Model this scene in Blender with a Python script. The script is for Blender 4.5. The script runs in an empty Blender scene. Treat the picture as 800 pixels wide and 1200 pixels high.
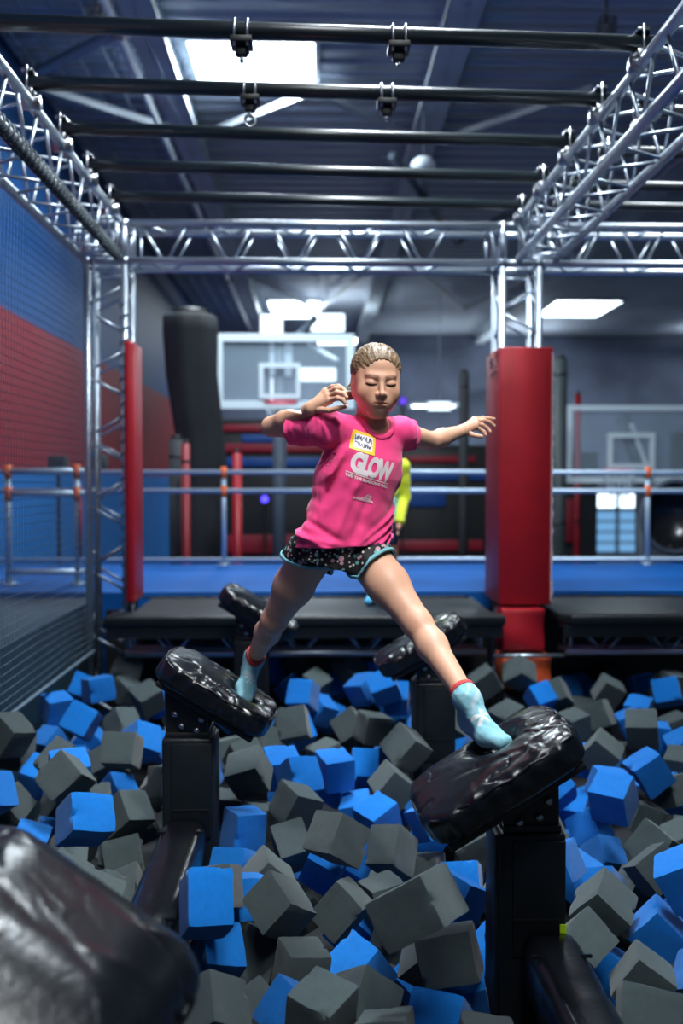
import bpy, bmesh, math, random
import numpy as np
from mathutils import Vector, Matrix, Quaternion, noise
from mathutils.bvhtree import BVHTree
random.seed(4)
SC = bpy.context.scene
COL = SC.collection
PI = math.pi
R = math.radians

# ---------------------------------------------------------------- camera
FPX = 1100.0
CAM = Vector((0, 0, 1.2))
YAW, PIT = R(1.46), R(-1.93)
FW = Vector((math.sin(YAW)*math.cos(PIT), math.cos(YAW)*math.cos(PIT), math.sin(PIT)))
RT = Vector((math.cos(YAW), -math.sin(YAW), 0))
UP = RT.cross(FW)
def W(px, py, Y):
    """the world point at distance Y that the photograph shows at px, py"""
    v = FW + RT*((px-400)/FPX) + UP*((600-py)/FPX)
    return CAM + v*(Y/v.y)
cd = bpy.data.cameras.new('camera')
cam = bpy.data.objects.new('camera', cd); COL.objects.link(cam)
cam.matrix_world = Matrix(((RT.x, UP.x, -FW.x, 0), (RT.y, UP.y, -FW.y, 0), (RT.z, UP.z, -FW.z, 1.2), (0, 0, 0, 1)))
cd.sensor_width = 36; cd.lens = 33; cd.sensor_fit = 'AUTO'
cd.clip_start = .05; cd.clip_end = 200
cd.dof.use_dof = True; cd.dof.focus_distance = 2.85; cd.dof.aperture_fstop = 1.6
SC.camera = cam

# ---------------------------------------------------------------- materials
def mat(name, col, rough=.5, metal=0., bump=None, coat=0., spec=.5, var=None, emit=None, sheen=0.):
    """bump = (scale, strength, distance, stretch); var = (scale, amount)"""
    m = bpy.data.materials.new(name); m.use_nodes = True
    nt = m.node_tree; b = nt.nodes['Principled BSDF']
    b.inputs['Base Color'].default_value = (*col, 1)
    b.inputs['Roughness'].default_value = rough
    b.inputs['Metallic'].default_value = metal
    b.inputs['Coat Weight'].default_value = coat
    b.inputs['Coat Roughness'].default_value = .15
    b.inputs['Specular IOR Level'].default_value = spec
    b.inputs['Sheen Weight'].default_value = sheen
    tc = nt.nodes.new('ShaderNodeTexCoord')
    if var:
        n = nt.nodes.new('ShaderNodeTexNoise'); n.inputs['Scale'].default_value = var[0]; n.inputs['Detail'].default_value = 6
        nt.links.new(tc.outputs['Object'], n.inputs['Vector'])
        r = nt.nodes.new('ShaderNodeMapRange'); r.inputs['From Min'].default_value = .3; r.inputs['From Max'].default_value = .7
        r.inputs['To Min'].default_value = 1-var[1]; r.inputs['To Max'].default_value = 1+var[1]
        nt.links.new(n.outputs['Fac'], r.inputs['Value'])
        x = nt.nodes.new('ShaderNodeVectorMath'); x.operation = 'SCALE'
        x.inputs[0].default_value = col
        nt.links.new(r.outputs['Result'], x.inputs['Scale'])
        nt.links.new(x.outputs['Vector'], b.inputs['Base Color'])
    if bump:
        n = nt.nodes.new('ShaderNodeTexNoise'); n.inputs['Scale'].default_value = bump[0]; n.inputs['Detail'].default_value = 5
        mp = nt.nodes.new('ShaderNodeMapping')
        if len(bump) > 3: mp.inputs['Scale'].default_value = bump[3]
        nt.links.new(tc.outputs['Object'], mp.inputs['Vector']); nt.links.new(mp.outputs['Vector'], n.inputs['Vector'])
        k = nt.nodes.new('ShaderNodeBump'); k.inputs['Strength'].default_value = bump[1]; k.inputs['Distance'].default_value = bump[2]
        nt.links.new(n.outputs['Fac'], k.inputs['Height']); nt.links.new(k.outputs['Normal'], b.inputs['Normal'])
    if emit:
        b.inputs['Emission Color'].default_value = (*emit[0], 1); b.inputs['Emission Strength'].default_value = emit[1]
    return m
def attr_mat(name, rough=.5, bump=None, spec=.5, sss=0., sheen=0., rough2=None):
    m = mat(name, (1, 1, 1), rough, bump=bump, spec=spec, sheen=sheen)
    nt = m.node_tree; b = nt.nodes['Principled BSDF']
    a = nt.nodes.new('ShaderNodeAttribute'); a.attribute_name = 'Col'
    nt.links.new(a.outputs['Color'], b.inputs['Base Color'])
    if sss:
        b.inputs['Subsurface Weight'].default_value = sss
        b.inputs['Subsurface Radius'].default_value = (.012, .005, .003); b.inputs['Subsurface Scale'].default_value = .6
    return m
M = {}
M['alu'] = mat('aluminium', (.44, .50, .57), .38, .9, bump=(60, .08, .002))
M['alu_cap'] = mat('cast_aluminium', (.5, .54, .6), .4, .9)
M['steel'] = mat('steel', (.45, .47, .5), .3, 1.)
M['black_pipe'] = mat('black_pipe', (.008, .014, .017), .38, 0, bump=(220, .1, .001), coat=.25)
M['black'] = mat('black_paint', (.006, .007, .008), .5, 0, var=(20, .25))
M['vinyl'] = mat('black_vinyl', (.004, .005, .007), .26, 0, bump=(55, .30, .004, (1, 1, 1)), coat=.12, spec=.42)
M['vinyl_flat'] = mat('black_vinyl_mat', (.006, .009, .012), .45, 0, spec=.35, bump=(14, .25, .01), var=(6, .25))
M['red_vinyl'] = mat('red_vinyl', (.30, .003, .010), .42, 0, bump=(120, .10, .0015), var=(8, .10))
M['red_side'] = M['red_vinyl']
M['orange_vinyl'] = mat('orange_vinyl', (.50, .07, .015), .5, 0, bump=(40, .15, .004), var=(9, .15))
def foam(name, col):
    m = mat(name, col, .95, 0, spec=.15, sheen=.15)
    nt = m.node_tree; b = nt.nodes['Principled BSDF']
    tc = nt.nodes.new('ShaderNodeTexCoord'); oi = nt.nodes.new('ShaderNodeObjectInfo')
    n1 = nt.nodes.new('ShaderNodeTexNoise'); n1.inputs['Scale'].default_value = 9; n1.inputs['Detail'].default_value = 4
    n2 = nt.nodes.new('ShaderNodeTexNoise'); n2.inputs['Scale'].default_value = 120; n2.inputs['Detail'].default_value = 3
    nt.links.new(tc.outputs['Object'], n1.inputs['Vector']); nt.links.new(tc.outputs['Object'], n2.inputs['Vector'])
    a = nt.nodes.new('ShaderNodeMath'); a.operation = 'MULTIPLY_ADD'; a.inputs[1].default_value = .35; a.inputs[2].default_value = .72
    nt.links.new(n1.outputs['Fac'], a.inputs[0])
    c = nt.nodes.new('ShaderNodeMath'); c.operation = 'MULTIPLY_ADD'; c.inputs[1].default_value = .45
    nt.links.new(n2.outputs['Fac'], c.inputs[0]); nt.links.new(a.outputs[0], c.inputs[2])
    d = nt.nodes.new('ShaderNodeMath'); d.operation = 'MULTIPLY_ADD'; d.inputs[1].default_value = .30
    nt.links.new(oi.outputs['Random'], d.inputs[0])
    e = nt.nodes.new('ShaderNodeMath'); e.operation = 'SUBTRACT'; e.inputs[1].default_value = .22
    nt.links.new(c.outputs[0], e.inputs[0]); nt.links.new(e.outputs[0], d.inputs[2])
    x = nt.nodes.new('ShaderNodeVectorMath'); x.operation = 'SCALE'; x.inputs[0].default_value = col
    nt.links.new(d.outputs[0], x.inputs['Scale']); nt.links.new(x.outputs['Vector'], b.inputs['Base Color'])
    k = nt.nodes.new('ShaderNodeBump'); k.inputs['Strength'].default_value = .35; k.inputs['Distance'].default_value = .004
    nt.links.new(n2.outputs['Fac'], k.inputs['Height']); nt.links.new(k.outputs['Normal'], b.inputs['Normal'])
    return m
M['foam_b'] = foam('blue_foam', (.004, .14, .48))
M['foam_g'] = foam('grey_foam', (.052, .071, .074))
M['net'] = mat('net_cord', (.11, .16, .21), .6)
M['rail'] = mat('galvanised_pipe', (.36, .47, .58), .4, .4)
M['orange'] = mat('orange_fitting', (.75, .13, .02), .5)
M['blue_pad'] = mat('blue_pad', (.001, .080, .31), .7, 0, spec=.2, var=(3, .12))
M['frame_white'] = mat('white_frame', (.62, .74, .80), .45)
M['dark'] = mat('dark_fabric', (.010, .013, .017), .8, 0, var=(2, .3))
M['dark_grey'] = mat('dark_grey_padding', (.028, .040, .045), .6, 0, var=(3, .2))
M['sticker'] = mat('yellow_green_sticker', (.55, .85, .02), .5)
M['white'] = mat('white_paint', (.8, .82, .84), .5)
M['beam'] = mat('painted_steel', (.50, .57, .63), .5, .0, var=(2, .15))
M['brace'] = mat('pale_angle_steel', (.40, .45, .50), .5, .2)
M['beam_dark'] = mat('dark_steel', (.05, .07, .10), .6)

def corrugated(name, col, axis, scale, dist):
    m = mat(name, col, .6, .0, var=(.5, .22))
    nt = m.node_tree; b = nt.nodes['Principled BSDF']
    tc = nt.nodes.new('ShaderNodeTexCoord'); w = nt.nodes.new('ShaderNodeTexWave')
    w.wave_type = 'BANDS'; w.bands_direction = axis; w.wave_profile = 'SIN'; w.inputs['Scale'].default_value = scale
    nt.links.new(tc.outputs['Object'], w.inputs['Vector'])
    k = nt.nodes.new('ShaderNodeBump'); k.inputs['Strength'].default_value = 1; k.inputs['Distance'].default_value = dist
    nt.links.new(w.outputs['Fac'], k.inputs['Height']); nt.links.new(k.outputs['Normal'], b.inputs['Normal'])
    return m
M['deck_roof'] = corrugated('corrugated_roof_deck', (.46, .52, .62), 'Y', .9, .14)

def glow(name, col, s):
    m = bpy.data.materials.new(name); m.use_nodes = True
    nt = m.node_tree; nt.nodes.clear()
    o = nt.nodes.new('ShaderNodeOutputMaterial'); e = nt.nodes.new('ShaderNodeEmission')
    e.inputs['Color'].default_value = (*col, 1); e.inputs['Strength'].default_value = s
    nt.links.new(e.outputs[0], o.inputs[0]); return m
M['lamp'] = glow('lamp_diffuser', (.82, .93, 1), 9.0)
M['skylight'] = glow('skylight_panel', (.80, .93, 1), 10.0)
M['day'] = glow('daylight_pane', (.70, .88, 1), 2.6)
M['day_dim'] = glow('lower_daylight_pane', (.20, .48, .85), .75)
M['reflection_glow'] = glow('soft_reflection_glow', (.72, .90, 1), 2.6)  # glow of the panels that stand for window reflections
M['led_blue'] = glow('blue_led', (.08, .06, 1), 3.0)
M['led_violet'] = glow('violet_led', (.16, .08, .9), 1.0)
def glass(name, col, alpha):
    m = mat(name, col, .05, 0); b = m.node_tree.nodes['Principled BSDF']; b.inputs['Alpha'].default_value = alpha
    return m
M['acrylic'] = glass('clear_acrylic', (.55, .72, .85), .16)

# ---------------------------------------------------------------- mesh helpers
class MB:
    def __init__(s): s.v = []; s.f = []
    def add(s, v, f):
        b = len(s.v); s.v += [tuple(x) for x in v]; s.f += [tuple(b+i for i in q) for q in f]; return s
    def box(s, x0, x1, y0, y1, z0, z1):
        v = [(x, y, z) for z in (z0, z1) for y in (y0, y1) for x in (x0, x1)]
        return s.add(v, [(0, 2, 3, 1), (4, 5, 7, 6), (0, 1, 5, 4), (2, 6, 7, 3), (0, 4, 6, 2), (1, 3, 7, 5)])
    def tube(s, pts, r, n=10, caps=True, flat=None):
        pts = [Vector(p) for p in pts]
        rs = r if isinstance(r, (list, tuple)) else [r]*len(pts)
        t0 = (pts[1]-pts[0]).normalized()
        ref = Vector((0, 0, 1)) if abs(t0.z) < .9 else Vector((1, 0, 0))
        nrm = (ref - t0*ref.dot(t0)).normalized()
        rings = []
        for i, p in enumerate(pts):
            a = pts[max(i-1, 0)]; c = pts[min(i+1, len(pts)-1)]
            t = (c-a).normalized()
            nrm = (nrm - t*nrm.dot(t)).normalized(); bn = t.cross(nrm)
            rings.append([p+(nrm*math.cos(2*PI*(k+.5)/n)+bn*math.sin(2*PI*(k+.5)/n))*rs[i] for k in range(n)])
        v = [q for rg in rings for q in rg]; f = []
        for i in range(len(rings)-1):
            for k in range(n):
                a = i*n+k; b = i*n+(k+1) % n
                f.append((a, b, b+n, a+n))
        if caps:
            f.append(tuple(range(n-1, -1, -1))); f.append(tuple((len(rings)-1)*n+k for k in range(n)))
        return s.add(v, f)
    def prism(s, poly, axis, a, b):
        """poly of 2-D points pushed along an axis from a to b (counter-clockwise seen from +axis)"""
        mk = {'x': lambda p, w: (w, p[0], p[1]), 'y': lambda p, w: (p[0], w, p[1]), 'z': lambda p, w: (p[0], p[1], w)}[axis]
        n = len(poly); v = [mk(p, a) for p in poly]+[mk(p, b) for p in poly]
        f = [tuple(range(n-1, -1, -1)), tuple(range(n, 2*n))]+[(i, (i+1) % n, n+(i+1) % n, n+i) for i in range(n)]
        return s.add(v, f)
    def rot(s, mtx):
        s.v = [tuple(mtx @ Vector(p)) for p in s.v]; return s
    def build(s, name, m, parent=None, smooth=False, bevel=0., seg=2, world=True):
        me = bpy.data.meshes.new(name); me.from_pydata(s.v, [], s.f)
        bm = bmesh.new(); bm.from_mesh(me)
        bmesh.ops.recalc_face_normals(bm, faces=bm.faces)
        if bevel:
            bmesh.ops.remove_doubles(bm, verts=bm.verts, dist=1e-6)
            bmesh.ops.bevel(bm, geom=[e for e in bm.edges if len(e.link_faces) == 2 and e.calc_face_angle(0) > .5], offset=bevel, segments=seg, affect='EDGES', profile=.5)
        bm.to_mesh(me); bm.free()
        if smooth or bevel:
            for p in me.polygons: p.use_smooth = True
            if not smooth or bevel: me.set_sharp_from_angle(angle=R(38))
        me.materials.append(m)
        o = bpy.data.objects.new(name, me); COL.objects.link(o)
        if parent is not None:
            o.parent = parent
            if world: o.matrix_parent_inverse = parent.matrix_world.inverted() if False else Matrix.Translation(-parent.location)
        return o
def tag(o, label=None, cat=None, group=None, kind=None):
    if label: o['label'] = label
    if cat: o['category'] = cat
    if group: o['group'] = group
    if kind: o['kind'] = kind
    return o
def thing(name, loc, label, cat, group=None):
    o = bpy.data.objects.new(name, None); COL.objects.link(o); o.location = loc; o.empty_display_size = .1
    return tag(o, label, cat, group)
def box(*a): return MB().box(*a)
def tube(*a, **k): return MB().tube(*a, **k)
def struct(name, mb, m, **k):
    o = mb.build(name, m, **k); o['kind'] = 'structure'; return o

# ---------------------------------------------------------------- implicit surfaces (numpy) for bodies, clothes and cushions
class SDF:
    def __init__(s, lo, hi, h):
        s.lo = np.array(lo, np.float32); s.h = h
        s.n = np.ceil((np.array(hi)-np.array(lo))/h).astype(int)+1
        s.f = np.full(s.n, 1., np.float32)
        s.ax = [s.lo[i]+h*np.arange(s.n[i], dtype=np.float32) for i in range(3)]
    def sub(s, lo, hi):
        a = np.maximum(np.floor((np.array(lo)-s.lo)/s.h).astype(int), 0); b = np.minimum(np.ceil((np.array(hi)-s.lo)/s.h).astype(int)+1, s.n)
        if (b <= a).any(): return None
        sl = tuple(slice(a[i], b[i]) for i in range(3))
        P = np.stack(np.meshgrid(*[s.ax[i][sl[i]] for i in range(3)], indexing='ij'), -1)
        return sl, P
    def put(s, lo, hi, fn, k=0., op='u'):
        m = .03+k
        r = s.sub(np.array(lo)-m, np.array(hi)+m)
        if r is None: return s
        sl, P = r; d = fn(P).astype(np.float32); f = s.f[sl]
        if op == 'u':
            if k > 0:
                hh = np.clip(.5+.5*(f-d)/k, 0, 1); s.f[sl] = f+(d-f)*hh-k*hh*(1-hh)
            else: s.f[sl] = np.minimum(f, d)
        elif op == 's':
            if k > 0:
                hh = np.clip(.5-.5*(f+d)/k, 0, 1); s.f[sl] = f+(-d-f)*hh+k*hh*(1-hh)
            else: s.f[sl] = np.maximum(f, -d)
        return s
    def cone(s, a, b, r1, r2, k=.02, op='u'):
        a = np.array(a, np.float32); b = np.array(b, np.float32); r = max(r1, r2)
        return s.put(np.minimum(a, b)-r, np.maximum(a, b)+r, lambda P: d_cone(P, a, b, r1, r2), k, op)
    def ell(s, c, rad, k=.02, op='u', fr=None):
        c = np.array(c, np.float32); rr = max(rad)
        return s.put(c-rr, c+rr, lambda P: d_ell(P, c, rad, fr), k, op)
    def cut(s, fn):
        P = np.stack(np.meshgrid(*s.ax, indexing='ij'), -1); s.f = np.maximum(s.f, fn(P).astype(np.float32)); return s
    def mesh(s): return nets(s.f, s.lo, s.h)
def d_cone(P, a, b, r1, r2):
    ab = b-a; t = np.clip(((P-a)@ab)/max(float(ab@ab), 1e-9), 0, 1)
    return np.linalg.norm(P-a-t[..., None]*ab, axis=-1)-(r1+(r2-r1)*t)
def d_ell(P, c, rad, fr=None):
    q = P-c
    if fr is not None: q = q@np.array(fr, np.float32).T
    r = np.array(rad, np.float32); k0 = np.linalg.norm(q/r, axis=-1); k1 = np.linalg.norm(q/(r*r), axis=-1)+1e-9
    return k0*(k0-1)/k1
def nets(f, lo, h):
    """naive surface nets"""
    s = f < 0; n = f.shape
    c = np.zeros((n[0]-1, n[1]-1, n[2]-1), np.uint8)
    offs = [(i, j, k) for i in (0, 1) for j in (0, 1) for k in (0, 1)]
    for (i, j, k) in offs: c += s[i:n[0]-1+i, j:n[1]-1+j, k:n[2]-1+k]
    cells = np.argwhere((c > 0) & (c < 8))
    idx = np.full(c.shape, -1, np.int32); idx[tuple(cells.T)] = np.arange(len(cells))
    acc = np.zeros((len(cells), 3)); cnt = np.zeros(len(cells))
    for a in range(8):
        for b in range(a+1, 8):
            oa, ob = np.array(offs[a]), np.array(offs[b])
            if np.abs(oa-ob).sum() != 1: continue
            fa = f[tuple((cells+oa).T)]; fb = f[tuple((cells+ob).T)]
            m = (fa < 0) != (fb < 0)
            t = np.where(m, fa/np.where(m, fa-fb, 1), 0)
            acc += np.where(m[:, None], oa+(ob-oa)*t[:, None], 0); cnt += m
    V = (cells+acc/cnt[:, None])*h+lo
    F = []
    for ax in range(3):
        u, v = (ax+1) % 3, (ax+2) % 3
        A = [slice(None)]*3; B = [slice(None)]*3; A[ax] = slice(0, -1); B[ax] = slice(1, None)
        sa, sb = s[tuple(A)], s[tuple(B)]
        e = np.argwhere(sa != sb)
        e = e[(e[:, u] > 0) & (e[:, v] > 0) & (e[:, u] < n[u]-1) & (e[:, v] < n[v]-1)]
        inside = s[tuple(e.T)]
        def g(du, dv):
            q = e.copy(); q[:, u] -= du; q[:, v] -= dv; return idx[tuple(q.T)]
        q = np.stack([g(1, 1), g(0, 1), g(0, 0), g(1, 0)], 1)
        q[~inside] = q[~inside][:, ::-1]
        F.append(q)
    return V, np.concatenate(F)
def mesh_obj(name, V, F, m, parent=None, cols=None):
    me = bpy.data.meshes.new(name)
    me.vertices.add(len(V)); me.vertices.foreach_set('co', np.asarray(V, np.float32).ravel())
    me.loops.add(F.size); me.loops.foreach_set('vertex_index', F.astype(np.int32).ravel())
    me.polygons.add(len(F)); me.polygons.foreach_set('loop_start', np.arange(0, F.size, F.shape[1], dtype=np.int32))
    me.update(calc_edges=True); me.validate()
    me.polygons.foreach_set('use_smooth', np.ones(len(me.polygons), bool))
    if cols is not None:
        a = me.color_attributes.new('Col', 'FLOAT_COLOR', 'POINT')
        a.data.foreach_set('color', np.concatenate([cols, np.ones((len(cols), 1))], 1).astype(np.float32).ravel())
    me.materials.append(m)
    o = bpy.data.objects.new(name, me); COL.objects.link(o)
    if parent is not None:
        o.parent = parent; o.matrix_parent_inverse = Matrix.Translation(-parent.location)
    return o
def vnoise(P, s=1., seed=0):
    """smooth sum-of-sines noise, about -1..1"""
    rs = np.random.RandomState(seed); out = np.zeros(P.shape[:-1], np.float32)
    for k in range(5):
        d = rs.normal(size=3).astype(np.float32); d /= np.linalg.norm(d)
        fr = s*(1.1+.8*k); out += np.sin((P@d)*fr+rs.uniform(0, 6)+1.3*np.sin((P@np.roll(d, 1))*fr*.7))/(1+.5*k)
    return out/2.2
# ================================================================ the hall
CZ = 6.0            # roof deck height
PITZ = -.52
XL, XR, YB = -3.4, 15., 31.
FZ = -1.25
struct('floor', box(XL, XR, -3, YB+.3, FZ-.1, FZ), M['dark'])
struct('ceiling', box(XL-.3, XR+.3, -3.3, YB+.3, CZ, CZ+.15), M['deck_roof'])
# the left wall has painted bands: blue wainscot, red band, blue above
def banded(name):
    m = mat(name, (1, 1, 1), .6, 0, bump=(3, .05, .02), spec=.2)
    nt = m.node_tree; b = nt.nodes['Principled BSDF']
    g = nt.nodes.new('ShaderNodeNewGeometry'); s = nt.nodes.new('ShaderNodeSeparateXYZ'); nt.links.new(g.outputs['Position'], s.inputs[0])
    r = nt.nodes.new('ShaderNodeMapRange'); r.inputs['From Min'].default_value = 0; r.inputs['From Max'].default_value = 6
    nt.links.new(s.outputs['Z'], r.inputs['Value'])
    c = nt.nodes.new('ShaderNodeValToRGB'); c.color_ramp.interpolation = 'CONSTANT'
    e = c.color_ramp.elements
    e[0].position = 0; e[0].color = (.004, .13, .42, 1); e[1].position = 1.27/6; e[1].color = (.20, .006, .014, 1)
    q = e.new(3.05/6); q.color = (.004, .055, .19, 1)
    q = e.new(4.6/6); q.color = (.004, .045, .15, 1)
    nt.links.new(r.outputs['Result'], c.inputs['Fac']); nt.links.new(c.outputs['Color'], b.inputs['Base Color']); return m
struct('wall_left', box(XL-.2, XL, -3, YB, FZ, CZ), banded('painted_wall_bands'))
struct('wall_back', box(XL, XR, YB, YB+.2, FZ, CZ), mat('back_wall', (.075, .095, .15), .6, var=(1.2, .25)))
# raised deck round the pit: side deck on the left (dark padding), deck behind (blue pads)
struct('trim_1', MB().box(XL, -1.56, -2, 6.64, FZ, .37), mat('side_deck_padding', (.010, .035, .055), .55, 0, bump=(25, .2, .01)))
struct('trim_2', MB().box(XL, XR, 6.72, 8.95, FZ, .40), M['blue_pad'])
struct('wall_pit_back', MB().box(-1.5, 6, 6.665, 6.70, FZ, .28), M['black'])

# ---------------------------------------------------------------- roof steel
def girder(x, z, w, label):
    t = thing('roof_girder', (x, 16, z), label, 'girder', None)
    b = MB(); b.box(x-w/2, x-w*.08, 1, YB, z, z+.012); b.box(x+w*.08, x+w/2, 1, YB, z, z+.012)
    b.box(x-w/2, x-w/2+.012, 1, YB, z, z+.07); b.box(x+w/2-.012, x+w/2, 1, YB, z, z+.07); b.box(x-w*.1, x+w*.1, 1, YB, z+.02, z+.03)
    b.build('bottom_flange', M['beam'], t)
    b = MB(); b.box(x-w*.4, x+w*.4, 1, YB, CZ-.06, CZ-.004); b.build('top_flange', M['beam'], t)
    y = 3.; k = 0
    while y < 27:
        m = tube([(x, y, z+.03), (x, y+.75, CZ-.06)], .028, 6).build('diagonal_brace', M['beam'], t)
        m = tube([(x, y+.75, CZ-.06), (x, y+1.5, z+.03)], .028, 6).build('diagonal_brace', M['beam'], t)
        y += 1.5
    return t
girder(-1.72, 4.93+.75, .34, 'long pale steel roof girder with diagonal webs running left of the skylight')
girder(1.42, 4.93+.75, .36, 'long steel roof girder running above the right half of the black bars')
girder(5.3, 4.93+.75, .36, 'roof girder over the right bay beyond the right truss')
# bright conduit beside the left girder
GZ = 5.68
t = thing('ceiling_conduit', (-2.0, 12, GZ-.06), 'shiny light pipe running along the left roof girder', 'pipe')
tube([(-1.97, 1.5, GZ-.05), (-1.97, 30, GZ-.05)], .048, 12).build('pipe', mat('bright_conduit', (.80, .86, .90), .3, 0), t, smooth=True)
for y in (5, 9.5, 12.0, 14.5, 17.5, 21):
    box(-2.035, -1.905, y-.03, y+.03, GZ-.11, GZ+.01).build('pipe_strap', M['steel'], t)
# flat cross braces between the girders
def brace(a, b, label):
    a = Vector(a); b = Vector(b); d = (b-a).normalized(); n = Vector((-d.y, d.x, 0))*.055
    mb = MB(); u = Vector((0, 0, .012)); 
    mb.add([a-n-u, a+n-u, b+n-u, b-n-u, a-n+u, a+n+u, b+n+u, b-n+u], [(0, 1, 2, 3), (7, 6, 5, 4), (0, 4, 5, 1), (1, 5, 6, 2), (2, 6, 7, 3), (3, 7, 4, 0)])
    w = Vector((0, 0, .09)); e = n*.2
    mb.add([a-e, a+e, b+e, b-e, a-e+w, a+e+w, b+e+w, b-e+w], [(0, 1, 2, 3), (7, 6, 5, 4), (0, 4, 5, 1), (1, 5, 6, 2), (2, 6, 7, 3), (3, 7, 4, 0)])
    tag(mb.build('roof_brace', M['brace']), label, 'brace', 'flat roof braces')
BZ = GZ+.04
brace((-1.5, 12.6, BZ), (-.05, 11.2, BZ), 'pale flat roof brace just below the right end of the near skylight, left arm')
brace((.05, 11.2, BZ), (1.25, 12.6, BZ), 'pale flat roof brace just below the right end of the near skylight, right arm')
brace((-1.9, 12.4, BZ), (-3.35, 11.0, BZ), 'pale flat roof brace above the left end of the third black bar')
brace((1.6, 12.8, BZ), (3.2, 11.0, BZ), 'pale flat roof brace rising right between the second and third black bars')
brace((-1.9, 9.6, BZ), (-3.35, 10.9, BZ), 'pale flat roof brace above the left end of the second black bar')
brace((1.65, 19, BZ), (3.9, 25, BZ), 'pale flat roof brace left of the red pillar, above the far scoreboards')
brace((5.0, 19.5, BZ), (3.9, 25, BZ), 'pale flat roof brace right of the red pillar below the bright far lamp')
brace((-1.5, 21, BZ), (-.05, 25, BZ), 'pale flat roof brace above the left basketball backboard')
brace((1.2, 20, BZ), (.1, 25, BZ), 'pale flat roof brace above the head of the girl')
# thin sprinkler lines along the roof on the left
for i, (x, lab) in enumerate([(-2.35, 'nearest to the bright conduit'), (-2.65, 'second from the bright conduit'), (-2.95, 'third from the bright conduit'), (-3.22, 'beside the left wall')]):
    tag(tube([(x, 3, CZ-.09), (x, 30, CZ-.09)], .018, 8).build('ceiling_pipe', M['brace'], smooth=True), 'thin pipe under the roof at upper left, '+lab, 'pipe', 'thin roof pipes')
# dark sloping bar in the roof behind the fifth bar, right of centre
for a, b, lab in (((.95, 12.0, 5.3), (2.3, 15.6, 5.15), 'dark steel rod hanging aslant behind the fifth black bar, right of centre'),
                  ((2.3, 15.6, 5.15), (3.6, 14.2, 5.6), 'short dark steel rod meeting another behind the right truss')):
    tag(tube([a, b], .06, 8).build('roof_rod', M['beam_dark'], smooth=True), lab, 'rod')
t = thing('ceiling_globe', (1.275, 11.4, 4.9), 'small pale round fixture hanging under the roof girder right of centre', 'lamp')
bm = bmesh.new(); bmesh.ops.create_uvsphere(bm, u_segments=20, v_segments=12, radius=.15, matrix=Matrix.Translation((1.275, 11.4, 4.98))@Matrix.Diagonal((1, 1, .75, 1)))
me = bpy.data.meshes.new('globe'); bm.to_mesh(me); bm.free(); me.materials.append(M['beam'])
for p in me.polygons: p.use_smooth = True
o = bpy.data.objects.new('globe', me); COL.objects.link(o); o.parent = t; o.matrix_parent_inverse = Matrix.Translation(-t.location)
tube([(1.275, 11.4, 5.05), (1.275, 11.4, 5.7)], .012, 8).build('hanging_rod', M['beam_dark'], t, smooth=True)
for p, lab in (((735, 32, 8.6), 'small wire cage under the roof above the right end of the first bar'), ((113, 20, 8.6), 'small wire cage under the roof above the left part of the first bar')):
    c = W(p[0]-(0 if p[0] < 400 else 25), p[1], p[2]); t = thing('hanging_wire_cage', c, lab, 'cage')
    b = MB(); s = .07
    for k in range(5):
        z = c.z-s+k*s/2; pts = [(c.x-s, c.y-s, z), (c.x+s, c.y-s, z), (c.x+s, c.y+s, z), (c.x-s, c.y+s, z), (c.x-s, c.y-s, z)]
        b.tube(pts, .005, 5)
    for k in range(5):
        for y in (-s, s): b.tube([(c.x-s+k*s/2, c.y+y, c.z-s), (c.x-s+k*s/2, c.y+y, c.z+s)], .005, 5)
    b.build('wire_guard', M['black'], t)
    tube([(c.x, c.y, c.z), (c.x, c.y, CZ)], .012, 6).build('stem', M['black'], t)
    tube([(c.x, c.y, c.z-.03), (c.x, c.y, c.z+.03)], .025, 8).build('head', M['steel'], t)

# ---------------------------------------------------------------- lamps and skylights
def panel(name, cx, cy, sx, sy, z, label, cat, m, power=0, col=(.82, .93, 1), spread=PI, group=None):
    t = thing(name, (cx, cy, z), label, cat, group)
    f = MB()
    for (a, b, c, d) in ((-sx/2-.06, sx/2+.06, -sy/2-.06, -sy/2), (-sx/2-.06, sx/2+.06, sy/2, sy/2+.06), (-sx/2-.06, -sx/2, -sy/2, sy/2), (sx/2, sx/2+.06, -sy/2, sy/2)):
        f.box(cx+a, cx+b, cy+c, cy+d, z-.06, z+.01)
    f.build('frame', M['beam'], t)
    MB().box(cx-sx/2, cx+sx/2, cy-sy/2, cy+sy/2, z-.03, z).build('diffuser', m, t)
    if power:
        ld = bpy.data.lights.new('panel_light', 'AREA'); ld.shape = 'RECTANGLE'; ld.size = sx; ld.size_y = sy; ld.energy = power; ld.color = col; ld.spread = spread
        l = bpy.data.objects.new('panel_light', ld); COL.objects.link(l); l.location = (0, 0, -.07); l.parent = t
    return t
CZL = CZ-.012
panel('roof_skylight', -.72, 10.95, 1.38, 1.25, CZL, 'bright square skylight between the first and second black bars', 'skylight', M['skylight'], 330)
panel('ceiling_light_or_reflection', -.62, 26.3, 1.35, 2.6, CZL, 'bright ceiling light above the left basketball backboard', 'ceiling light', M['lamp'], 380)
panel('ceiling_light_or_reflection', 7.2, 26.0, 1.75, 2.4, CZL, 'bright ceiling light right of the red pillar top', 'ceiling light', M['lamp'], 380)
panel('ceiling_light_or_reflection', .5, 24.4, 1.0, 1.2, CZL-1.15, 'lower bright lamp just right of the one above the left backboard', 'ceiling light', M['lamp'])
panel('ceiling_light_or_reflection', 6.4, 29.2, 1.5, 1.0, 4.7, 'far strip added for a reflection left of the red pillar top', 'ceiling light', M['lamp'])  # glowing panel added in place of a far reflection
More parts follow.
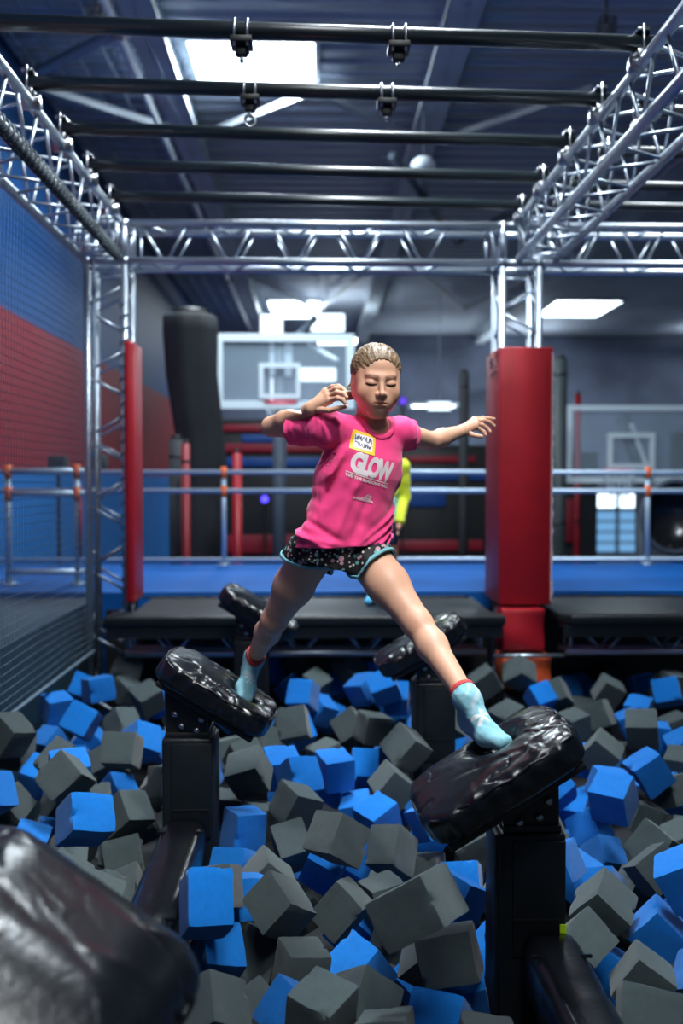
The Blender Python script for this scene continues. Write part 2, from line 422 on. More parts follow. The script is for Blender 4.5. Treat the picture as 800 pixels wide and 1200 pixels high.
panel('ceiling_light_or_reflection', 3.6, 29.2, 1.35, .9, 3.55, 'far strip added for a reflection at the height of the face, between girl and pillar', 'ceiling light', M['lamp'])  # glowing panel standing in for a reflection in far glass
panel('ceiling_light_or_reflection', 12.4, 29.0, 1.1, 1.2, 5.5, 'small far ceiling light at the right edge', 'ceiling light', M['lamp'])
# the lamps over the pit itself, above and behind the frame
panel('roof_skylight', 1.1, 4.9, 1.4, 1.4, CZL, 'square skylight over the pit above the frame', 'skylight', M['skylight'], 640, (.86, .94, 1))
panel('roof_skylight', .5, .9, 1.4, 1.4, CZL, 'square skylight over the near end of the pit', 'skylight', M['skylight'], 110, (.93, .97, 1))
panel('roof_skylight', .7, -1.4, 1.4, 1.4, CZL, 'square skylight behind the camera end of the pit', 'skylight', M['skylight'], 60, (1, .97, .94))

# spotlight added out of view under the roof to brighten the girl
sp = Vector((1.0, .55, 5.5)); aim = Vector((.06, 3.05, 1.12)); dv = (aim-sp).normalized()
t = thing('added_spotlight', sp, 'unseen spotlight added under the roof to brighten the girl', 'spotlight')
tube([sp-dv*.22, sp-dv*.2, sp+dv*.05], [.05, .09, .10], 20).build('can', M['black'], t, smooth=True)
tube([sp+dv*.051, sp+dv*.056], .085, 20).build('lens', M['lamp'], t)
tube([sp-dv*.05+Vector((-.12, 0, 0)), sp+Vector((-.12, 0, .2)), sp+Vector((0, 0, .24)), sp+Vector((.12, 0, .2)), sp-dv*.05+Vector((.12, 0, 0))], .012, 8).build('yoke', M['black'], t, smooth=True)
tube([sp+Vector((0, 0, .24)), Vector((sp.x, sp.y, CZ))], .014, 8).build('hanging_rod', M['black'], t, smooth=True)
ld = bpy.data.lights.new('spot_light', 'SPOT'); ld.energy = 720; ld.color = (1, .96, .93); ld.spot_size = R(24); ld.spot_blend = .75; ld.shadow_soft_size = .12
l = bpy.data.objects.new('spot_light', ld); COL.objects.link(l); l.parent = t; l.location = dv*.08; l.rotation_euler = dv.to_track_quat('-Z', 'Y').to_euler()
# ================================================================ aluminium box trusses
def truss(label, a, b, s=.24, rc=.025, rw=.009, period=.42, up=(0, 0, 1), faces=(0, 1, 2, 3), name='box_truss', start=.0, m='alu', ends=True):
    """box truss with its four chords round the line a-b; zigzag braces on the faces"""
    a = Vector(a); b = Vector(b); L = (b-a).length; d = (b-a)/L
    u = Vector(up); u = (u-d*u.dot(d)).normalized(); v = d.cross(u)
    t = thing(name, a, label, 'truss')
    cs = [(-1, -1), (1, -1), (1, 1), (-1, 1)]
    C = [u*(p*s/2)+v*(q*s/2) for p, q in cs]
    for c in C: tube([a+c, b+c], rc, 12).build('chord', M[m], t, smooth=True)
    n = int((L-start-.05)/period)
    for fi in faces:
        c0, c1 = (C[fi], C[(fi+1) % 4]) if fi < 2 else (C[(fi+1) % 4], C[fi])
        for k in range(n):
            y = start+(k+.5)*period
            for sg in (-1, 1):
                p = a+d*(y+sg*.016)+c0; q = a+d*(y+sg*period*.36)+c1
                dd = (q-p).normalized()
                tube([p+dd*rc*.6, q-dd*rc*.6], rw, 7).build('brace', M[m], t, smooth=True)
    if ends:
        for y in (.035, L-.035):
            for fi in range(4):
                p = a+d*y+C[fi]; q = a+d*y+C[(fi+1) % 4]
                tube([p, q], rw*1.2, 7).build('end_brace', M[m], t, smooth=True)
    return t
TX, TY, TS = 1.365, 6.26, .24           # tower centres
ZT = 2.735                              # truss centre height
truss('upright aluminium truss tower at the left corner of the pit', (-TX, TY, -.52), (-TX, TY, 2.60), up=(1, 0, 0), name='truss_tower', start=.1)
truss('upright aluminium truss tower inside the red pillar on the right', (1.325, TY, -.52), (1.325, TY, 2.60), up=(1, 0, 0), name='truss_tower', start=.1)
truss('horizontal aluminium truss joining the two towers above the girl', (-TX+.15, TY, ZT), (1.325-.15, TY, ZT), start=.02)
truss('horizontal aluminium truss running right from the red pillar tower', (1.325+.15, TY, ZT), (6.0, TY, ZT), start=.02)
tl = truss('overhead aluminium truss coming forward on the left above the net', (-TX-.03, TY-.15, ZT+.02), (-TX-.03, .9, ZT+.02), faces=(0, 1, 2, 3))
truss('overhead aluminium truss coming forward on the right above the red pillar', (1.425, TY-.15, ZT+.02), (1.425, .9, ZT+.02))
for x, lab in ((-TX, 'left'), (1.325, 'right')):
    t = thing('truss_corner', (x, TY, ZT), 'aluminium corner block joining the trusses on top of the %s tower' % lab, 'truss corner')
    for i in (-1, 1):
        for j in (-1, 1):
            tube([(x+i*.12, TY+j*.12, 2.61), (x+i*.12, TY+j*.12, 2.87)], .026, 12).build('post', M['alu'], t, smooth=True)
    for z in (2.615, 2.855):
        for i in (-1, 1):
            tube([(x-.145, TY+i*.12, z), (x+.145, TY+i*.12, z)], .025, 12).build('crossbar', M['alu'], t, smooth=True)
            tube([(x+i*.12, TY-.145, z), (x+i*.12, TY+.145, z)], .025, 12).build('crossbar', M['alu'], t, smooth=True)
# the front decks' trusses under the black mats
truss('low aluminium truss under the left black platform', (-1.2, 5.93, .197), (1.06, 5.93, .197), s=.155, start=.1, period=.40)  # low truss under the platform mat, not hung from above
truss('low aluminium truss under the right black platform', (1.56, 5.93, .197), (5.4, 5.93, .197), s=.155, start=.05, period=.40)

# ---------------------------------------------------------------- black bars across
def clamp_end(t, p, sgn):
    x, y, z = p
    b = MB(); b.prism([(y-.046, z-.066), (y+.046, z-.066), (y+.046, z+.05), (y-.046, z+.05), (y-.046, z+.034), (y+.035, z+.034), (y+.035, z-.034), (y-.046, z-.034)], 'x', x-.026, x+.026)
    b.build('half_coupler', M['steel'], t, bevel=.006)
    for s_ in (-1, 1):
        tube([(x, y+s_*.042, z-.07), (x, y+s_*.042, z+.06)], .006, 7).build('clamp_bolt', M['steel'], t, smooth=True)
    tube([(x-.045, y-.0, z-.085), (x+.045, y, z-.085)], .034, 12).build('truss_coupler', M['steel'], t, smooth=True)
BARZ = ZT+.02+.12+.025+.062
ords = ['first', 'second', 'third', 'fourth', 'fifth']
bars = [((-60, 24), (770, 52)), ((26, 97), (716, 117)), ((65, 150), (676, 167)), ((96, 193), (646, 208)), ((122, 229), (622, 241))]
barpts = []
for i, (l, r) in enumerate(bars):
    def onz(px, py):
        v = FW+RT*((px-400)/FPX)+UP*((600-py)/FPX); return CAM+v*((BARZ-1.2)/v.z)
    a = onz(*l); b = onz(*r)
    a.x = -TX-.03+.12; b.x = max(b.x, 1.425-.12)
    if i == 0: a = Vector((-1.42, a.y, BARZ))
    barpts.append((a, b))
    t = thing('black_bar', a, '%s black bar from the camera lying across the two side trusses' % ords[i], 'bar', 'black bars across the trusses')
    tube([a-Vector((.03, 0, 0)), b+Vector((.03, 0, 0))], .032, 18).build('pipe', M['black_pipe'], t, smooth=True)
    clamp_end(t, (a.x, a.y, a.z), -1); clamp_end(t, (1.425-.12, a.y+(b.y-a.y)*((1.305-a.x)/(b.x-a.x)), b.z), 1)
    if i:
        y = b.y+(.12 if i < 4 else -.03); a2 = Vector((1.56, y, BARZ)); 
        t = thing('black_bar', a2, '%s black bar of the next bay, beyond the right truss' % ords[i], 'bar', 'black bars of the next bay')
        tube([a2-Vector((.05, 0, 0)), (5.2, y+.15, BARZ)], .029, 14).build('pipe', M['black_pipe'], t, smooth=True)
        clamp_end(t, (1.545, y, BARZ), 1)
# hanging clamps on the first two bars
def hanger(bar, px, lab, ring):
    a, b = barpts[bar]
    # the point of the bar seen at px
    tt = .5
    for _ in range(30):
        p = a.lerp(b, tt); v = p-CAM; x = 400+FPX*v.dot(RT)/v.dot(FW); tt += (px-x)/900
    p = a.lerp(b, tt)
    t = thing('hanging_clamp', p, lab, 'clamp', 'clamps hanging from the black bars')
    for s in (-1, 1):
        x = p.x+s*.025
        pts = [(x, p.y+.040*math.cos(q), p.z+.040*math.sin(q)) for q in [R(-90+30*k) for k in range(1, 12)]]
        pts = [(x, p.y+.040, p.z-.075)]+[(x, p.y+.040*math.cos(R(q)), p.z+.040*math.sin(R(q))) for q in range(0, 181, 20)]+[(x, p.y-.040, p.z-.075)]
        tube(pts, .006, 7).build('u_bolt', M['steel'], t, smooth=True)
    box(p.x-.043, p.x+.043, p.y-.05, p.y+.05, p.z-.062, p.z-.038).build('base_plate', M['black'], t, bevel=.004)
    b_ = MB(); b_.box(p.x-.024, p.x+.024, p.y-.02, p.y+.02, p.z-.10, p.z-.062); b_.build('block', M['black'], t, bevel=.006)
    tube([(p.x, p.y, p.z-.098), (p.x, p.y, p.z-.125)], .009, 8).build('eye_stem', M['steel'], t, smooth=True)
    if ring:
        tube([(p.x+.024*math.sin(2*PI*k/16), p.y, p.z-.14+.026*math.cos(2*PI*k/16)) for k in range(17)], .007, 8, caps=False).build('shackle_ring', M['steel'], t, smooth=True)
hanger(0, 283, 'dark clamp on the first bar in front of the skylight', False)
hanger(0, 467, 'dark clamp on the first bar right of the skylight', False)
hanger(1, 293, 'clamp with a steel shackle ring hanging from the second bar below the skylight', True)
hanger(1, 453, 'dark clamp on the second bar right of the skylight', False)

# ---------------------------------------------------------------- net on the left
NX = -1.445
t = thing('safety_net', (NX, 4.5, .12), 'fine square mesh safety net hanging from the left overhead truss', 'net')
nb = MB(); y0, y1, z0, z1 = 2.6, 6.07, .10, 2.60
st = .042; rn = .0019
k = 0; y = y0
def sag(y, z): return NX+.010*math.sin(y*2.1+z*1.3)+.006*math.sin(z*5+y*3)
while y <= y1:
    nb.tube([(sag(y, z0+(z1-z0)*q/6), y+.004*math.sin(q*2+y*9), z0+(z1-z0)*q/6) for q in range(7)], rn, 3, caps=False); y += st
z = z0
while z <= z1:
    nb.tube([(sag(y0+(y1-y0)*q/6, z), y0+(y1-y0)*q/6, z+.004*math.sin(q*2.3+z*11)) for q in range(7)], rn, 3, caps=False); z += st
nb.build('mesh', M['net'], t)
tube([(NX, y0, z0), (NX, y1, z0)], .010, 8).build('bottom_rope', M['net'], t, smooth=True)
tube([(NX+.02, y1, z0), (NX+.02, y1, z1)], .008, 8).build('side_rope', M['net'], t, smooth=True)
# lacing cord wound round the lower inner chord
cx, cz = -TX-.03+.12, ZT+.02-.12
pts = []; q = 0; y = 2.2
while y < 6.05:
    pts.append((cx+.032*math.cos(q), y, cz+.032*math.sin(q))); q += PI/5; y += .006
tube(pts, .006, 5).build('lacing_cord', M['dark_grey'], t, smooth=True)
hp = MB(); hp.tube([(cx+.0, 2.2+.01*i, cz-.034-.004*math.sin(i)) for i in range(385)], .005, 4); hp.build('lacing_line', M['dark_grey'], t)
pts = []; q = 0; z = -.1
while z < 2.05:
    pts.append((-TX+.12+.031*math.cos(q), TY-.12+.031*math.sin(q), z+.3)); q += PI/5; z += .008
tube(pts, .005, 5).build('tower_lacing', M['net'], t, smooth=True)

# ---------------------------------------------------------------- red pads, pillar, platforms
t = thing('red_wall_pad', (-1.21, 6.1, .41), 'tall thin red pad strapped to the left truss tower', 'pad')
b = MB(); b.box(-1.216, -1.160, 5.96, 6.29, .42, 2.08); b.build('cushion', M['red_vinyl'], t, bevel=.018, seg=3)
for z in (.62, 1.25, 1.9):
    box(-1.30, -1.17, 6.292, 6.30, z, z+.05).build('strap', M['black'], t)
px0, px1, py0, py1 = 1.155, 1.495, 5.945, 6.44
t = thing('red_post_pad', (1.325, 6.1, .40), 'tall square red padded pillar right of the girl', 'pillar pad')
sd = MB()
def pillar_panel(x0, x1, y0, y1, name):
    """a padded panel with soft waviness"""
    b = box(x0, x1, y0, y1, .405, 2.045); o = b.build(name, M['red_vinyl'], t, bevel=.008, seg=3); return o
pillar_panel(px0, px1, py0, py0+.05, 'front_panel'); pillar_panel(px0, px0+.018, py0+.052, py1, 'left_panel')
pillar_panel(px1-.018, px1, py0+.052, py1, 'right_panel'); 
o = MB().box(px0+.02, px1-.02, py1-.022, py1, .405, 2.045).build('back_panel', M['red_vinyl'], t, bevel=.012)
random.seed(8)
pts_ = []; z = .43
while z < 2.03: pts_.append((px1-.002+random.choice([0, 0, .003, .009])+random.uniform(0, .002), z)); z += random.uniform(.008, .03)
MB().prism([(px1-.010, pts_[0][1])]+pts_+[(px1-.010, pts_[-1][1])], 'y', py0-.0015, py0+.001).build('frayed_edge', mat('frayed_backing', (.55, .40, .42), .8), t)
wk = MB()
for k, (z, dz, n) in enumerate([(2.02, -.03, 5), (1.985, -.02, 5), (1.95, -.03, 4), (1.90, -.015, 4)]):
    wk.tube([(px0-.003, py0+.06+.33*q/n*(1-.1*k), z+dz*math.sin(q*1.1+k)) for q in range(n+1)], .004, 5)
wk.build('wrinkle', M['red_vinyl'], t, smooth=True)
def soft_block(name, x0, x1, y0, y1, z0, z1, m, label, cat, dip):
    b = MB(); n = 8; v = []; f = []
    for j in range(n+1):
        for i in range(n+1):
            u, w = i/n, j/n; bul = .014*math.sin(PI*u)*math.sin(PI*w)
            v.append((x0+(x1-x0)*u+.004*math.sin(w*7), y0-bul-.012*math.sin(3*u+4*w), z0+(z1-z0)*w-dip*math.sin(PI*u)*(w == 1)))
    for j in range(n):
        for i in range(n):
            a = j*(n+1)+i; f.append((a, a+1, a+n+2, a+n+1))
    b0 = len(v)
    for j in (0, n):
        for i in range(n+1): v.append((x0+(x1-x0)*i/n, y1, z0+(z1-z0)*j/n-dip*.5*math.sin(PI*i/n)*(j == n)))
    for i in range(n):
        f.append((n*(n+1)+i, n*(n+1)+i+1, b0+n+1+i+1, b0+n+1+i)); f.append((i+1, i, b0+i, b0+i+1)); f.append((b0+i+1, b0+i, b0+n+1+i, b0+n+1+i+1))
    f.append(tuple([j*(n+1) for j in range(n+1)]+[b0+n+1, b0])[::-1]); f.append(tuple([j*(n+1)+n for j in range(n+1)]+[b0+2*n+1, b0+n]))
    b.add(v, f); o = b.build(name, m, None, bevel=.006); return tag(o, label, cat)
soft_block('red_block', 1.165, 1.43, 5.86, 6.10, .125, .388, M['red_vinyl'], 'red padded block under the red pillar', 'block', .004)
soft_block('orange_block', 1.165, 1.475, 5.86, 6.10, -.12, .088, M['orange_vinyl'], 'worn orange padded block half sunk below the red block', 'block', .012)
tag(MB().tube([(1.10, 5.80, .105), (1.54, 5.80, .105)], .012, 10).build('support_bar', M['alu'], smooth=True), 'thin silver bar between the red block and the orange block', 'bar')

def platform(name, poly, label):
    t = thing('black_platform', (poly[0][0], poly[0][1], .30), label, 'platform')
    MB().prism(poly, 'z', .305, .372).build('mat', M['vinyl_flat'], t, bevel=.016, seg=3)
    x0 = min(p[0] for p in poly); x1 = max(p[0] for p in poly); y0 = min(p[1] for p in poly)
    q = [p for p in poly if p[1] < y0+.2]
    MB().box(min(p[0] for p in q)+.015, max(p[0] for p in q)-.015, y0+.012, y0+.03, .235, .303).build('valance', M['vinyl_flat'], t)
    pp = []; n = 60
    for k in range(n+1):
        x = x0+.08+(x1-x0-.16)*k/n; pp.append((x, 6.60+.012*math.sin(k*1.9), .378+.004*math.sin(k*2.7)))
    tube(pp, .007, 5).build('lacing_rope', M['black'], t, smooth=True)
platform('l', [(-1.30, 5.70), (1.155, 5.70), (1.155, 5.80), (1.10, 5.90), (1.10, 6.64), (-1.17, 6.64), (-1.17, 5.95), (-1.30, 5.95)], 'long black mat platform behind the girl, left of the red pillar')
platform('r', [(1.56, 5.70), (5.4, 5.70), (5.4, 6.64), (1.50, 6.64), (1.50, 5.80)], 'long black mat platform right of the red pillar')

# ---------------------------------------------------------------- railings
def railing(name, pts_y, x0, x1, posts, zs, label, rr=.024, y=None):
    t = thing(name, (x0, pts_y, .4), label, 'railing')
    for z in zs: tube([(x0, pts_y, z), (x1, pts_y, z)], rr, 12).build('rail', M['rail'], t, smooth=True)
    for x in posts:
        p = tube([(x, pts_y, .41), (x, pts_y, zs[0])], rr, 12).build('post', M['rail'], t, smooth=True)
        for z in zs[:2]:
            f = MB(); f.tube([(x, pts_y, z-.055), (x, pts_y, z+.05)], rr*1.25, 12)
            f.build('orange_tee', M['orange'], p, smooth=True)
        tube([(x, pts_y, .402), (x, pts_y, .42)], .06, 16).build('foot_flange', M['rail'], t, smooth=True)
    return t
railing('pipe_railing', 8.8, -3.2, 13.0, (-.875, 3.12, 6.0), (1.275, 1.10, .455), 'long galvanised pipe railing with orange fittings behind the platform')
railing('gate_railing', 7.2, -2.37, -1.72, (-2.35, -1.83), (1.27, 1.10, .50), 'short pipe railing with orange fittings behind the net on the left')
tag(MB().tube([(-1.80, 7.17, .62), (-1.80, 7.17, 1.08)], .013, 8).build('red_strap', M['red_vinyl'], smooth=True), 'thin red strap hanging on the gate post behind the net', 'strap')
for x, w, h, lab in ((-2.02, .16, .13, 'left'), (-1.62, .15, .14, 'right')):
    t = thing('wall_box', (x-.6, 9.3, 1.28), 'small dark speaker box above the railing behind the net, the %s one' % lab, 'box')
    box(x-.6, x-.6+w, 9.2, 9.35, 1.28, 1.28+h+.03).build('body', M['dark'] if lab == 'left' else M['dark_grey'], t, bevel=.01)
    box(x-.6+.02, x-.6+w-.02, 9.19, 9.199, 1.30, 1.28+h).build('grille', M['black'], t)
    tube([(x-.6+w/2, 9.28, FZ), (x-.6+w/2, 9.28, 1.28)], .018, 8).build('stand', M['black'], t)

# colour, centre, turn, size, label
CUBES = [
('b', (-1.284, 5.494, -0.021), (0.647, -0.704, -0.237, 0.173), (0.154, 0.139, 0.146), 'blue foam cube below the left truss tower, nearest blue one'),
('b', (-1.425, 5.635, -0.051), (0.745, -0.34, -0.092, -0.566), (0.144, 0.127, 0.145), 'half-buried blue foam cube left of the left truss tower'),
('b', (-1.419, 5.103, -0.041), (0.74, -0.598, -0.198, 0.238), (0.139, 0.144, 0.144), 'blue foam cube left of the left truss tower'),
('b', (-1.201, 4.773, -0.026), (-0.494, 0.84, -0.189, -0.117), (0.145, 0.147, 0.144), 'blue foam cube below the left truss tower, second nearest blue one'),
('g', (-1.019, 4.88, -0.079), (-0.333, 0.82, 0.372, -0.281), (0.144, 0.148, 0.134), 'grey foam cube below the left truss tower, second nearest grey one'),
('g', (-1.176, 5.76, -0.091), (-0.194, 0.876, 0.422, -0.126), (0.136, 0.132, 0.143), 'grey foam cube below the left truss tower, nearest grey one'),
('g', (-1.212, 5.94, -0.001), (0.801, -0.301, -0.056, -0.515), (0.145, 0.16, 0.143), 'grey foam cube right of the left truss tower, nearest grey one'),
('g', (-0.978, 5.404, -0.061), (-0.233, 0.913, 0.307, 0.132), (0.144, 0.144, 0.144), 'grey foam cube right of the left truss tower, second nearest grey one'),
('g', (-1.397, 4.259, 0.046), (-0.185, 0.837, 0.464, -0.222), (0.148, 0.151, 0.145), 'grey foam cube above the left picture edge'),
('b', (-1.413, 4.949, -0.188), (-0.112, 0.839, 0.453, 0.278), (0.127, 0.136, 0.142), 'blue foam cube right of the left picture edge, second nearest blue one'),
('g', (-1.441, 4.484, -0.096), (0.556, -0.536, -0.403, 0.491), (0.142, 0.143, 0.13), 'grey foam cube right of the left picture edge, nearest grey one'),
('g', (-1.108, 4.062, -0.029), (-0.361, 0.857, -0.36, 0.079), (0.144, 0.157, 0.145), 'grey foam cube right of the left picture edge, second nearest grey one'),
('b', (-1.027, 3.875, -0.01), (-0.186, 0.962, 0.2, -0.022), (0.152, 0.144, 0.145), 'half-buried blue foam cube right of the left picture edge'),
('g', (-1.066, 4.78, -0.238), (-0.413, 0.871, 0.038, 0.264), (0.127, 0.127, 0.156), 'grey foam cube left of the left pad post, fourth nearest grey one'),
('b', (-0.969, 5.612, -0.128), (-0.88, 0.335, 0.131, 0.311), (0.138, 0.136, 0.145), 'half-buried blue foam cube right of the left truss tower'),
('b', (-0.814, 4.807, -0.172), (-0.377, 0.89, -0.252, 0.032), (0.137, 0.127, 0.143), 'half-buried blue foam cube above the left pad post'),
('b', (-0.867, 4.592, -0.083), (-0.861, 0.318, 0.183, 0.352), (0.144, 0.144, 0.144), 'blue foam cube above the left pad post'),
('g', (-0.894, 4.275, -0.035), (0.968, -0.244, 0.015, -0.061), (0.154, 0.145, 0.143), 'grey foam cube left of the left pad post, third nearest grey one'),
('g', (-0.655, 4.109, -0.124), (-0.528, 0.721, -0.276, 0.353), (0.144, 0.129, 0.144), 'grey foam cube left of the left pad post, nearest grey one'),
('b', (-0.95, 4.44, -0.28), (-0.237, 0.865, 0.347, -0.275), (0.141, 0.127, 0.128), 'blue foam cube left of the left pad post'),
('b', (-1.309, 3.747, -0.058), (0.355, -0.768, -0.389, 0.365), (0.144, 0.146, 0.144), 'blue foam cube below the left picture edge, nearest blue one'),
('b', (-1.297, 4.355, -0.178), (0.833, -0.53, 0.154, -0.024), (0.127, 0.14, 0.144), 'blue foam cube right of the left picture edge, nearest blue one'),
('g', (-1.298, 3.931, -0.174), (-0.21, 0.857, -0.003, -0.471), (0.127, 0.137, 0.143), 'grey foam cube below the left picture edge'),
('g', (-0.989, 3.671, 0.029), (0.632, -0.467, -0.07, 0.614), (0.146, 0.148, 0.144), 'grey foam cube right of the left picture edge, third nearest grey one'),
('b', (-0.817, 3.279, 0.008), (0.395, -0.868, -0.199, 0.224), (0.157, 0.137, 0.153), 'blue foam cube left of the left beam'),
('g', (-0.761, 3.727, -0.135), (-0.293, 0.852, 0.34, -0.27), (0.14, 0.137, 0.144), 'grey foam cube left of the left pad post, second nearest grey one'),
('b', (-1.098, 3.543, -0.19), (-0.023, 0.984, 0.059, -0.169), (0.127, 0.146, 0.143), 'blue foam cube below the left picture edge, second nearest blue one'),
('g', (-0.842, 3.076, -0.116), (-0.115, 0.676, 0.676, -0.27), (0.144, 0.133, 0.144), 'half-buried grey foam cube left of the left beam, fourth nearest grey one'),
('g', (-0.697, 2.915, -0.127), (-0.033, 0.974, 0.046, -0.218), (0.132, 0.143, 0.143), 'grey foam cube left of the left beam, second nearest grey one'),
('g', (-0.812, 3.814, -0.321), (0.398, -0.699, -0.253, 0.538), (0.14, 0.127, 0.127), 'half-buried grey foam cube left of the left beam, third nearest grey one'),
('b', (-0.314, 6.548, -0.13), (-0.843, 0.507, 0.013, 0.18), (0.134, 0.14, 0.144), 'blue foam cube right of the trailing foot, nearest blue one'),
('g', (-0.137, 6.553, -0.052), (-0.87, 0.388, 0.149, 0.266), (0.145, 0.145, 0.144), 'grey foam cube left of the far platform'),
('g', (-0.016, 5.729, -0.059), (-0.269, 0.847, 0.459, -0.022), (0.145, 0.143, 0.144), 'grey foam cube below the far platform, second nearest grey one'),
('b', (-0.082, 5.29, -0.021), (-0.453, 0.873, -0.14, 0.118), (0.142, 0.147, 0.149), 'blue foam cube right of the trailing foot, second nearest blue one'),
('g', (-0.119, 4.588, 0.0), (-0.551, 0.828, 0.03, 0.099), (0.148, 0.151, 0.144), 'grey foam cube right of the trailing foot'),
('g', (0.119, 6.543, -0.082), (0.839, -0.464, -0.235, -0.161), (0.137, 0.144, 0.144), 'half-buried grey foam cube left of the far platform'),
('b', (0.139, 6.316, -0.192), (0.913, -0.259, -0.175, -0.263), (0.127, 0.137, 0.145), 'half-buried blue foam cube below the far platform, nearest blue one'),
('b', (0.012, 5.402, -0.128), (-0.817, 0.331, 0.395, 0.259), (0.134, 0.141, 0.144), 'blue foam cube below the far platform, second nearest blue one'),
('g', (0.174, 4.918, -0.105), (-0.459, 0.832, 0.129, 0.284), (0.143, 0.139, 0.143), 'grey foam cube below the far platform, third nearest grey one'),
('b', (-0.165, 4.129, -0.076), (-0.154, 0.971, 0.178, -0.052), (0.147, 0.144, 0.144), 'blue foam cube below the trailing foot'),
('b', (-0.094, 5.021, -0.159), (0.922, -0.34, -0.133, 0.126), (0.127, 0.143, 0.145), 'half-buried blue foam cube right of the trailing foot, second nearest blue one'),
('g', (0.04, 4.518, -0.15), (-0.013, 0.958, 0.25, 0.14), (0.134, 0.141, 0.143), 'half-buried grey foam cube right of the trailing foot'),
('b', (-0.079, 3.927, -0.062), (-0.437, 0.861, 0.207, -0.158), (0.14, 0.149, 0.147), 'blue foam cube right of the left pad post, second nearest blue one'),
('b', (0.074, 4.096, -0.076), (-0.074, 0.98, 0.186, 0.002), (0.134, 0.151, 0.141), 'blue foam cube left of the rear pad post, third nearest blue one'),
('g', (-0.334, 4.292, -0.084), (-0.381, 0.864, 0.325, -0.045), (0.136, 0.14, 0.147), 'half-buried grey foam cube below the trailing foot, second nearest grey one'),
('g', (-0.291, 3.938, -0.034), (0.827, -0.522, -0.084, -0.194), (0.15, 0.145, 0.144), 'grey foam cube right of the left pad post, second nearest grey one'),
('g', (-0.422, 4.051, -0.23), (-0.03, 0.983, 0.15, -0.103), (0.127, 0.143, 0.142), 'grey foam cube right of the left pad post, nearest grey one'),
('g', (-0.237, 3.82, -0.196), (0.035, 0.937, 0.323, -0.126), (0.13, 0.148, 0.127), 'grey foam cube right of the left pad post, third nearest grey one'),
('b', (-0.285, 3.57, -0.145), (0.668, -0.69, -0.153, 0.234), (0.127, 0.158, 0.129), 'blue foam cube right of the left pad post, nearest blue one'),
('g', (-0.175, 3.194, -0.173), (0.328, -0.696, 0.591, -0.242), (0.144, 0.136, 0.136), 'grey foam cube right of the left beam, second nearest grey one'),
('g', (-0.116, 2.832, -0.102), (-0.127, 0.866, 0.34, -0.345), (0.152, 0.142, 0.127), 'grey foam cube right of the left beam, third nearest grey one'),
('g', (-0.049, 2.699, -0.233), (0.027, 0.985, 0.148, -0.08), (0.127, 0.144, 0.143), 'grey foam cube above the bottom edge, third nearest grey one'),
('g', (0.007, 2.255, -0.109), (-0.098, 0.872, 0.479, 0.001), (0.138, 0.127, 0.143), 'grey foam cube left of the bottom edge, nearest grey one'),
('b', (-0.057, 2.428, -0.208), (-0.619, 0.627, 0.017, -0.472), (0.161, 0.127, 0.127), 'blue foam cube left of the bottom edge'),
('g', (-0.271, 2.3, -0.12), (-0.261, 0.845, 0.247, -0.395), (0.149, 0.127, 0.144), 'grey foam cube right of the near left pad'),
('g', (-0.159, 2.567, -0.302), (0.181, -0.821, 0.527, -0.127), (0.15, 0.127, 0.143), 'grey foam cube left of the bottom edge, second nearest grey one'),
('b', (-0.303, 2.788, -0.231), (-0.238, 0.944, 0.147, -0.175), (0.127, 0.149, 0.127), 'blue foam cube right of the near left pad'),
('b', (-0.317, 2.631, 0.001), (-0.408, 0.9, 0.104, -0.112), (0.127, 0.16, 0.15), 'blue foam cube right of the left beam, nearest blue one'),
('g', (-0.317, 2.849, -0.052), (0.384, -0.668, -0.364, 0.523), (0.146, 0.127, 0.144), 'grey foam cube right of the left beam, nearest grey one'),
('b', (-0.244, 3.002, -0.145), (-0.502, 0.673, -0.342, 0.422), (0.142, 0.127, 0.144), 'blue foam cube right of the left beam, third nearest blue one'),
('b', (-0.296, 3.36, -0.205), (-0.466, 0.711, 0.221, -0.479), (0.143, 0.127, 0.144), 'blue foam cube right of the left beam, second nearest blue one'),
('g', (-0.088, 3.715, -0.1), (0.697, -0.625, -0.04, 0.349), (0.142, 0.137, 0.144), 'grey foam cube right of the left pad post, fourth nearest grey one'),
('g', (0.067, 3.186, -0.032), (-0.401, 0.816, -0.327, 0.259), (0.141, 0.139, 0.155), 'grey foam cube right of the left pad post, sixth nearest grey one'),
('b', (0.079, 4.248, -0.194), (-0.667, 0.42, 0.016, 0.615), (0.143, 0.127, 0.145), 'half-buried blue foam cube left of the rear pad post'),
('b', (0.031, 3.332, -0.179), (0.828, -0.491, 0.269, -0.011), (0.127, 0.144, 0.144), 'blue foam cube right of the left pad post, third nearest blue one'),
('g', (-0.098, 3.557, -0.204), (0.893, -0.422, -0.148, 0.058), (0.127, 0.145, 0.145), 'grey foam cube right of the left pad post, fifth nearest grey one'),
('g', (0.08, 3.069, -0.223), (0.598, -0.697, 0.388, 0.078), (0.127, 0.15, 0.135), 'grey foam cube above the bottom edge, fourth nearest grey one'),
('b', (0.249, 3.871, -0.207), (-0.13, 0.926, 0.324, 0.145), (0.144, 0.134, 0.127), 'blue foam cube below the rear pad post, nearest blue one'),
('b', (0.176, 4.039, -0.247), (0.093, -0.983, 0.097, -0.125), (0.127, 0.14, 0.142), 'blue foam cube left of the rear pad post, fourth nearest blue one'),
('b', (0.221, 4.449, -0.182), (-0.927, 0.374, -0.035, -0.015), (0.127, 0.144, 0.145), 'blue foam cube left of the rear pad post, second nearest blue one'),
('g', (0.274, 3.435, -0.177), (-0.383, 0.869, -0.222, 0.221), (0.127, 0.15, 0.149), 'grey foam cube left of the front right pad post, fifth nearest grey one'),
('b', (0.439, 3.568, -0.103), (-0.583, 0.533, -0.196, 0.582), (0.147, 0.129, 0.144), 'blue foam cube below the rear pad post, second nearest blue one'),
